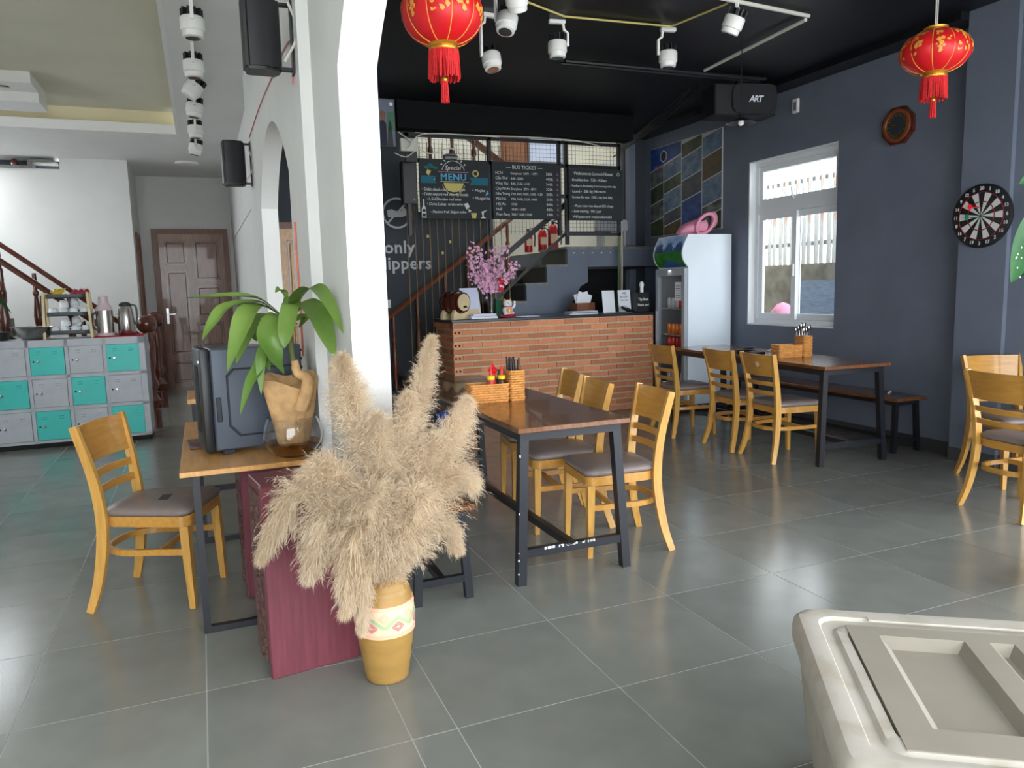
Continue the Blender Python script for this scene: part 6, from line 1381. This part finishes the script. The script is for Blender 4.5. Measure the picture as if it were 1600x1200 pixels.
# ---- track spotlights
def spot(label, loc, z_top, tilt, az, group, arm=0.13, s_=1.0):
    sp = thing('track_spotlight', label, 'spotlight', loc, az, group)
    zt_ = z_top - loc[2]
    MB().bbox(-0.018, 0.018, -0.06, 0.06, zt_ - 0.028, zt_, 0.004).obj('track_adapter', 'white_plastic', sp)
    MB().bar([(0, 0.045, zt_ - 0.028), (0, 0.05, zt_ - 0.07), (0, 0.078 * s_, zt_ - 0.09), (0, 0.078 * s_, 0.0)], 0.016, 0.02, up=(1, 0, 0)).obj('arm', 'white_plastic', sp)
    T = M.Rotation(tilt, 4, 'Y') @ M.Scale(s_, 4)
    hd_ = MB().lathe([(0.0, -0.085), (0.045, -0.085), (0.058, -0.08), (0.060, -0.05), (0.068, -0.045), (0.068, 0.02), (0.06, 0.03), (0, 0.03)], 24, T=T).obj('head', 'white_plastic', sp, smooth=40)
    MB().lathe([(0.0, -0.0865), (0.042, -0.0865), (0.03, -0.0875), (0, -0.0875)], 20, T=T).obj('lens', 'chrome', hd_, smooth=40)
    fin = MB().lathe([(0.03, 0.03), (0.03, 0.075), (0, 0.075)], 16, T=T)
    for k in range(10): fin.box(0.028, 0.062, -0.005, 0.005, 0.031, 0.075, T @ M.Rotation(2 * pi * k / 10, 4, 'Z'))
    fin.obj('heat_sink', 'black_plastic', hd_)
    return sp
GL, GRt = 'white track spotlights along the hall ceiling', 'white spotlights under the black ceiling'
tr = thing('ceiling_track', 'slim white lighting track along the hall ceiling', 'track', (0.07, 4.2, ZL)); MB().box(-0.017, 0.017, 0, 6.2, -0.02, -0.0005).obj('rail', 'white_plastic', tr)
for k, (y, tilt, lab) in enumerate(((4.93, 0, 'white track spotlight nearest the camera in the hall'), (5.80, 0, 'second white track spotlight from the camera in the hall'), (6.40, 35, 'tilted white track spotlight, third in the hall row'), (7.05, 8, 'fourth white track spotlight in the hall row'), (7.95, 0, 'fifth white track spotlight in the hall row'), (8.9, 12, 'farthest white track spotlight in the hall row'))):
    spot(lab, (0.07, y, 2.97), ZL - 0.021, R(-tilt), R(180), GL)
MB().lathe([(0.14, -0.03), (0.15, -0.025), (0.15, -0.0005), (0, -0.0005)], 28).lathe([(0, -0.036), (0.12, -0.033), (0.14, -0.03)], 28, cap=False).obj('ceiling_lamp', 'white_plastic', None, smooth=40, loc=(-0.04, 11.4, ZL), label='round white ceiling lamp at the end of the hall', cat='lamp')
# right: spots on conduits
spot('white spotlight left of the black pipe under the dark ceiling', (2.50, 5.12, 3.12), ZR - 0.001, R(0), R(-100), GRt)
spot('white spotlight in the middle of the dark ceiling', (3.37, 5.02, 3.10), ZR - 0.001, R(0), R(80), GRt)
spot('white spotlight tilted toward the window wall under the dark ceiling', (3.42, 4.32, 3.13), ZR - 0.001, R(25), R(-60), GRt)
spot('white spotlight just right of the large lantern', (1.90, 4.60, 3.07), ZR - 0.001, R(20), R(40), GRt)
spot('lower white spotlight with bright lens beside the large lantern', (1.86, 4.35, 3.12), ZR - 0.001, R(-35), R(60), GRt)
spot('white spotlight below the others beside the large lantern', (2.00, 5.15, 3.0), ZR - 0.001, R(15), R(100), GRt)
def conduit(label, pts, m_, r=0.014): return MB().tube(pts, r, 8).obj('conduit', m_, None, smooth=40, label=label, cat='pipe')
conduit('white conduit running across the dark ceiling at the top edge', [(2.95, 4.30, 3.27), (4.15, 4.42, 3.27)], 'cable_white')
conduit('white conduit running back from the corner of the ceiling frame', [(4.15, 4.45, 3.255), (4.24, 5.75, 3.255)], 'cable_white')
conduit('black pipe crossing the dark ceiling behind the spotlights', [(2.92, 5.84, 3.25), (4.95, 5.80, 3.25)], 'black_metal', 0.018)
conduit('second black pipe close behind the first on the dark ceiling', [(2.92, 5.92, 3.25), (4.95, 5.89, 3.25)], 'black_metal', 0.012)
conduit('thin yellowish wire strung between the spotlights', [(1.95, 4.75, 3.285), (2.5, 5.0, 3.282), (3.35, 4.95, 3.284), (3.45, 4.45, 3.282), (3.4, 4.2, 3.285)], 'chalk_gold', 0.007)
conduit('white pipe above the lantern by the pilaster', [(3.80, 3.66, 3.24), (4.66, 3.48, 3.24)], 'cable_white', 0.02)
conduit('second white pipe above the lantern by the pilaster', [(3.86, 3.72, 3.275), (4.62, 3.55, 3.275)], 'cable_white', 0.014)
MB().bbox(-0.05, 0.05, -0.04, 0.04, -0.06, 0.03, 0.008).obj('pipe_clamp', 'cable_white', None, loc=(4.60, 3.40, 3.25), label='white clamp at the end of the pipe by the pilaster', cat='clamp')
for k in range(4): conduit(('lowest', 'second', 'third', 'topmost')[k] + ' black cable sagging under the ceiling toward the cooler corner', [(4.55, 6.2 + 0.1 * k, 3.27), (4.75, 7.2, 3.12 + 0.035 * k), (4.85 + 0.05 * k, 8.4, 2.98 + 0.05 * k)], 'black_metal', 0.008)
# PA speaker under the ceiling
SPK = thing('ceiling_speaker', 'large black loudspeaker hung from the dark ceiling near the window wall', 'speaker', (4.86, 5.95, 2.96), R(-12))
MB().bbox(-0.31, 0.31, 0.012, 0.30, 0, 0.285, 0.012).obj('cabinet', 'black_plastic', SPK); mat('speaker_cloth', (40, 42, 46), 0.85, bump=0.3, bscale=220, var=0.05, scale=50)
o_ = rrect(0.44, 0.27, 0.08, 6, 0.08, 0); MB().prism(o_, 0, 0.028, M.Translation((0, 0.012, 0.143)) @ M.Rotation(R(90), 4, 'X')).obj('grille', 'speaker_cloth', SPK)
text('logo', 'ART', 0.078, 'paper', (0.02, -0.018, 0.115), SPK, shear=0.25, bold=0.002, spacing=0.82)
MB().box(-0.03, 0.03, 0.12, 0.18, 0.285, ZR - 2.961).obj('bracket', 'black_metal', SPK)
PN = thing('pendant_lamp', 'small dark pendant lamp with a pale bulb hanging below the speaker', 'lamp', (4.05, 5.02, 2.66))
MB().tube([(0, 0, 0.05), (0, 0, ZR - 2.661)], 0.004, 5).obj('cord', 'black_plastic', PN); MB().lathe([(0.012, 0.06), (0.02, 0.03), (0.12, -0.01), (0.118, -0.013), (0.015, 0.025)], 24).obj('shade', 'black_metal', PN, smooth=40); MB().sphere((0, 0, -0.005), 0.026, 12, 8).obj('bulb', 'white_plastic', PN, smooth=60)
# ---- wall speakers in the hall
def wspk(label, loc, s_):
    w_ = thing('wall_speaker', label, 'speaker', loc, R(0), 'black speakers on the arcade wall')
    po = [(-0.11, -0.05), (-0.095, -0.075), (0.0, -0.085), (0.07, -0.05), (0.085, 0.02), (0.06, 0.085), (-0.085, 0.085), (-0.11, 0.06)]
    bm_ = bmesh.new(); vs = [bm_.verts.new((x * s_, y * s_, 0)) for x, y in po]; f_ = bm_.faces.new(vs); r_ = bmesh.ops.extrude_face_region(bm_, geom=[f_])
    for v_ in r_['geom']:
        if isinstance(v_, bmesh.types.BMVert): v_.co.z += 0.36 * s_
    bmesh.ops.recalc_face_normals(bm_, faces=bm_.faces); bmesh.ops.bevel(bm_, geom=list(bm_.edges), offset=0.012, segments=2, affect='EDGES')
    MB().bm(bm_).obj('cabinet', 'black_plastic', w_, smooth=40)
    x1 = 0.455 - loc[0] - 0.001
    MB().box(0.03, x1, -0.015, 0.015, 0.335 * s_, 0.348 * s_).box(0.03, x1, -0.015, 0.015, 0.012, 0.025).box(x1 - 0.008, x1, -0.03, 0.03, 0.0, 0.36 * s_).obj('bracket', 'black_metal', w_)
    MB().tube(bez([(0.10, -0.06, 0.28), (0.125, -0.07, 0.20), (0.12, -0.07, 0.12), (0.07, -0.075, 0.03)], 6), 0.006, 6).obj('cable', 'cable_white', w_)
wspk('black wall speaker high on the arcade wall nearest the column', (0.335, 3.56, 2.36), 0.84)
wspk('black wall speaker farther down the arcade wall', (0.335, 6.55, 2.27), 0.95)
MB().tube(bez([(0.45, 3.85, 1.75), (0.447, 3.84, 1.62), (0.45, 3.84, 1.45), (0.448, 3.83, 1.1)], 6), 0.005, 6).obj('cable', 'cable_red', None, label='thin red cable hanging down the arcade wall', cat='cable')
MB().tube(bez([(0.449, 3.60, 2.33), (0.449, 3.62, 2.52), (0.449, 4.4, 2.58), (0.449, 5.4, 2.63), (0.449, 6.5, 2.64)], 6), 0.004, 6).obj('cable', 'rose', None, label='pinkish cable clipped along the arcade wall between the speakers', cat='cable')
# ---- plant leaf entering at the right edge
RP = thing('spotted_begonia', 'dark green leaf plant with white spots entering at the right edge', 'plant', (3.63, 2.12, 0))
MB().lathe([(0, 0), (0.13, 0), (0.16, 0.3), (0.17, 0.34), (0.15, 0.34), (0.14, 0.30), (0, 0.28)], 24).obj('pot', 'vase_ochre', RP, smooth=40)
MB().tube(bez([(0, 0, 0.28), (-0.03, 0, 0.8), (-0.10, 0, 1.3), (-0.22, 0, 1.72)], 6), 0.012, 8).obj('stem', 'stem_green', RP, smooth=60)
for k, pts in enumerate(([(-0.30, -0.01, 1.62), (-0.45, -0.03, 1.60), (-0.58, -0.06, 1.50), (-0.66, -0.08, 1.38)], [(-0.20, 0, 1.70), (-0.36, -0.02, 1.80), (-0.50, -0.04, 1.80), (-0.60, -0.05, 1.765)], [(-0.1, 0, 1.3), (0.05, 0.1, 1.45), (0.2, 0.15, 1.35)], [(-0.12, 0, 1.35), (-0.05, 0.2, 1.5), (0.02, 0.35, 1.4)], [(-0.05, 0, 1.0), (0.15, -0.05, 1.1), (0.3, -0.1, 1.0)])):
    p = bez(pts, 8); w_ = (0.15, 0.07, 0.13, 0.13, 0.13)[k]
    lf = leaf_mesh(p, w_, 'leaf_dark', fold=0.12, up=(0, -1, 0.35)).obj('leaf', 'leaf_dark', RP, smooth=60)
    rnd = random.Random(k); mb = MB()
    for q in range(26):
        i = rnd.randrange(3, len(p) - 4); c = p[i] + V((rnd.uniform(-.02, .02), 0, rnd.uniform(-.35, .35) * w_)); mb.sphere((c.x, c.y - 0.004 - 0.12 * abs(c.z - p[i].z) , c.z), (0.004, 0.002, 0.004), 6, 4)
    mb.obj('leaf_spots', 'leaf_spot', lf)
# ---- beige plastic chest in the foreground
BX = thing('plastic_chest', 'large beige plastic storage chest with ribbed lid in the near right corner', 'storage chest', (1.565, 1.69, 0), R(-34.5))
# local: origin = far left corner of the lid, +X along its far edge, -Y toward the camera
bwid, blen, bz = 1.05, 0.80, 0.45
def rbox(x0, x1, y0, y1, r, z0, z1, n=6, taper=0.0): return rrect(x1 - x0, y1 - y0, r, n, (x0 + x1) / 2, (y0 + y1) / 2)
mb = MB(); out = rrect(bwid, blen, 0.06, 6, bwid / 2, -blen / 2); n = len(out); vs = []
def sc(o, d): 
    cx, cy = bwid / 2, -blen / 2; return [(cx + (x - cx) * (1 - 2 * d / bwid), cy + (y - cy) * (1 - 2 * d / blen)) for x, y in o]
prof = [(0.06, 0.0), (0.04, 0.12), (0.022, 0.30), (0.012, 0.372), (0.0, 0.375), (0.0, 0.41), (0.004, 0.432), (0.016, 0.446), (0.035, 0.449), (0.062, 0.446), (0.068, 0.436), (0.095, 0.433), (0.104, 0.441), (0.128, 0.441), (0.131, 0.420)]
for (d, z) in prof: vs += [(x, y, z) for x, y in sc(out, d)]
fs = [(j * n + i, j * n + (i + 1) % n, (j + 1) * n + (i + 1) % n, (j + 1) * n + i) for j in range(len(prof) - 1) for i in range(n)]
mb.add(vs, fs + [tuple(reversed(range(n)))]).obj('chest_body', 'beige_rim', BX, smooth=35)
# lid with recessed panels
lx0, lx1, ly0, ly1 = 0.134, bwid - 0.134, -blen + 0.104, -0.108
rec = [(0.075, 0.285, 0.055, 0.50), (0.345, 0.405, 0.055, 0.50), (0.465, 0.70, 0.055, 0.50)]
lidz = 0.444; lid = MB(); xs = sorted({0, lx1 - lx0} | {a for r_ in rec for a in r_[:2]}); ysr = sorted({0, ly1 - ly0} | {a for r_ in rec for a in r_[2:]})
def P_(x, y, z): return (lx0 + x, ly1 - y, z)
Wd, Dp = lx1 - lx0, ly1 - ly0
for i in range(len(xs) - 1):
    for j in range(len(ysr) - 1):
        cx, cy = (xs[i] + xs[i + 1]) / 2, (ysr[j] + ysr[j + 1]) / 2
        if not any(r_[0] < cx < r_[1] and r_[2] < cy < r_[3] for r_ in rec): lid.add([P_(xs[i], ysr[j], lidz), P_(xs[i], ysr[j + 1], lidz), P_(xs[i + 1], ysr[j + 1], lidz), P_(xs[i + 1], ysr[j], lidz)], [(0, 1, 2, 3)])
for (a, b_, c, d) in rec:
    e, zz_ = 0.024, lidz - 0.024; o_ = [P_(a, c, lidz), P_(a, d, lidz), P_(b_, d, lidz), P_(b_, c, lidz)]; q_ = [P_(a + e, c + e * 1.3, zz_), P_(a + e, d - e * 0.3, zz_), P_(b_ - e, d - e * 0.3, zz_), P_(b_ - e, c + e * 1.3, zz_)]
    lid.add(o_ + q_, [(0, 1, 5, 4), (1, 2, 6, 5), (2, 3, 7, 6), (3, 0, 4, 7), (4, 5, 6, 7)])
for (a, b_) in (((0, 0), (Wd, 0)), ((Wd, 0), (Wd, Dp)), ((Wd, Dp), (0, Dp)), ((0, Dp), (0, 0))):
    lid.add([P_(*a, lidz), P_(*b_, lidz), P_(*b_, lidz - 0.03), P_(*a, lidz - 0.03)], [(0, 1, 2, 3)])
lid.obj('lid', 'beige_plastic', BX)
MB().bbox(0.0, 0.16, -0.012, 0.012, -0.012, 0.012, 0.003).obj('latch', 'black_plastic', BX, loc=(0.42, -blen + 0.088, 0.443))
MB().box(0.20, bwid - 0.12, -0.085, -0.06, 0.447, 0.452).obj('hinge_strip', 'beige_rim', BX)
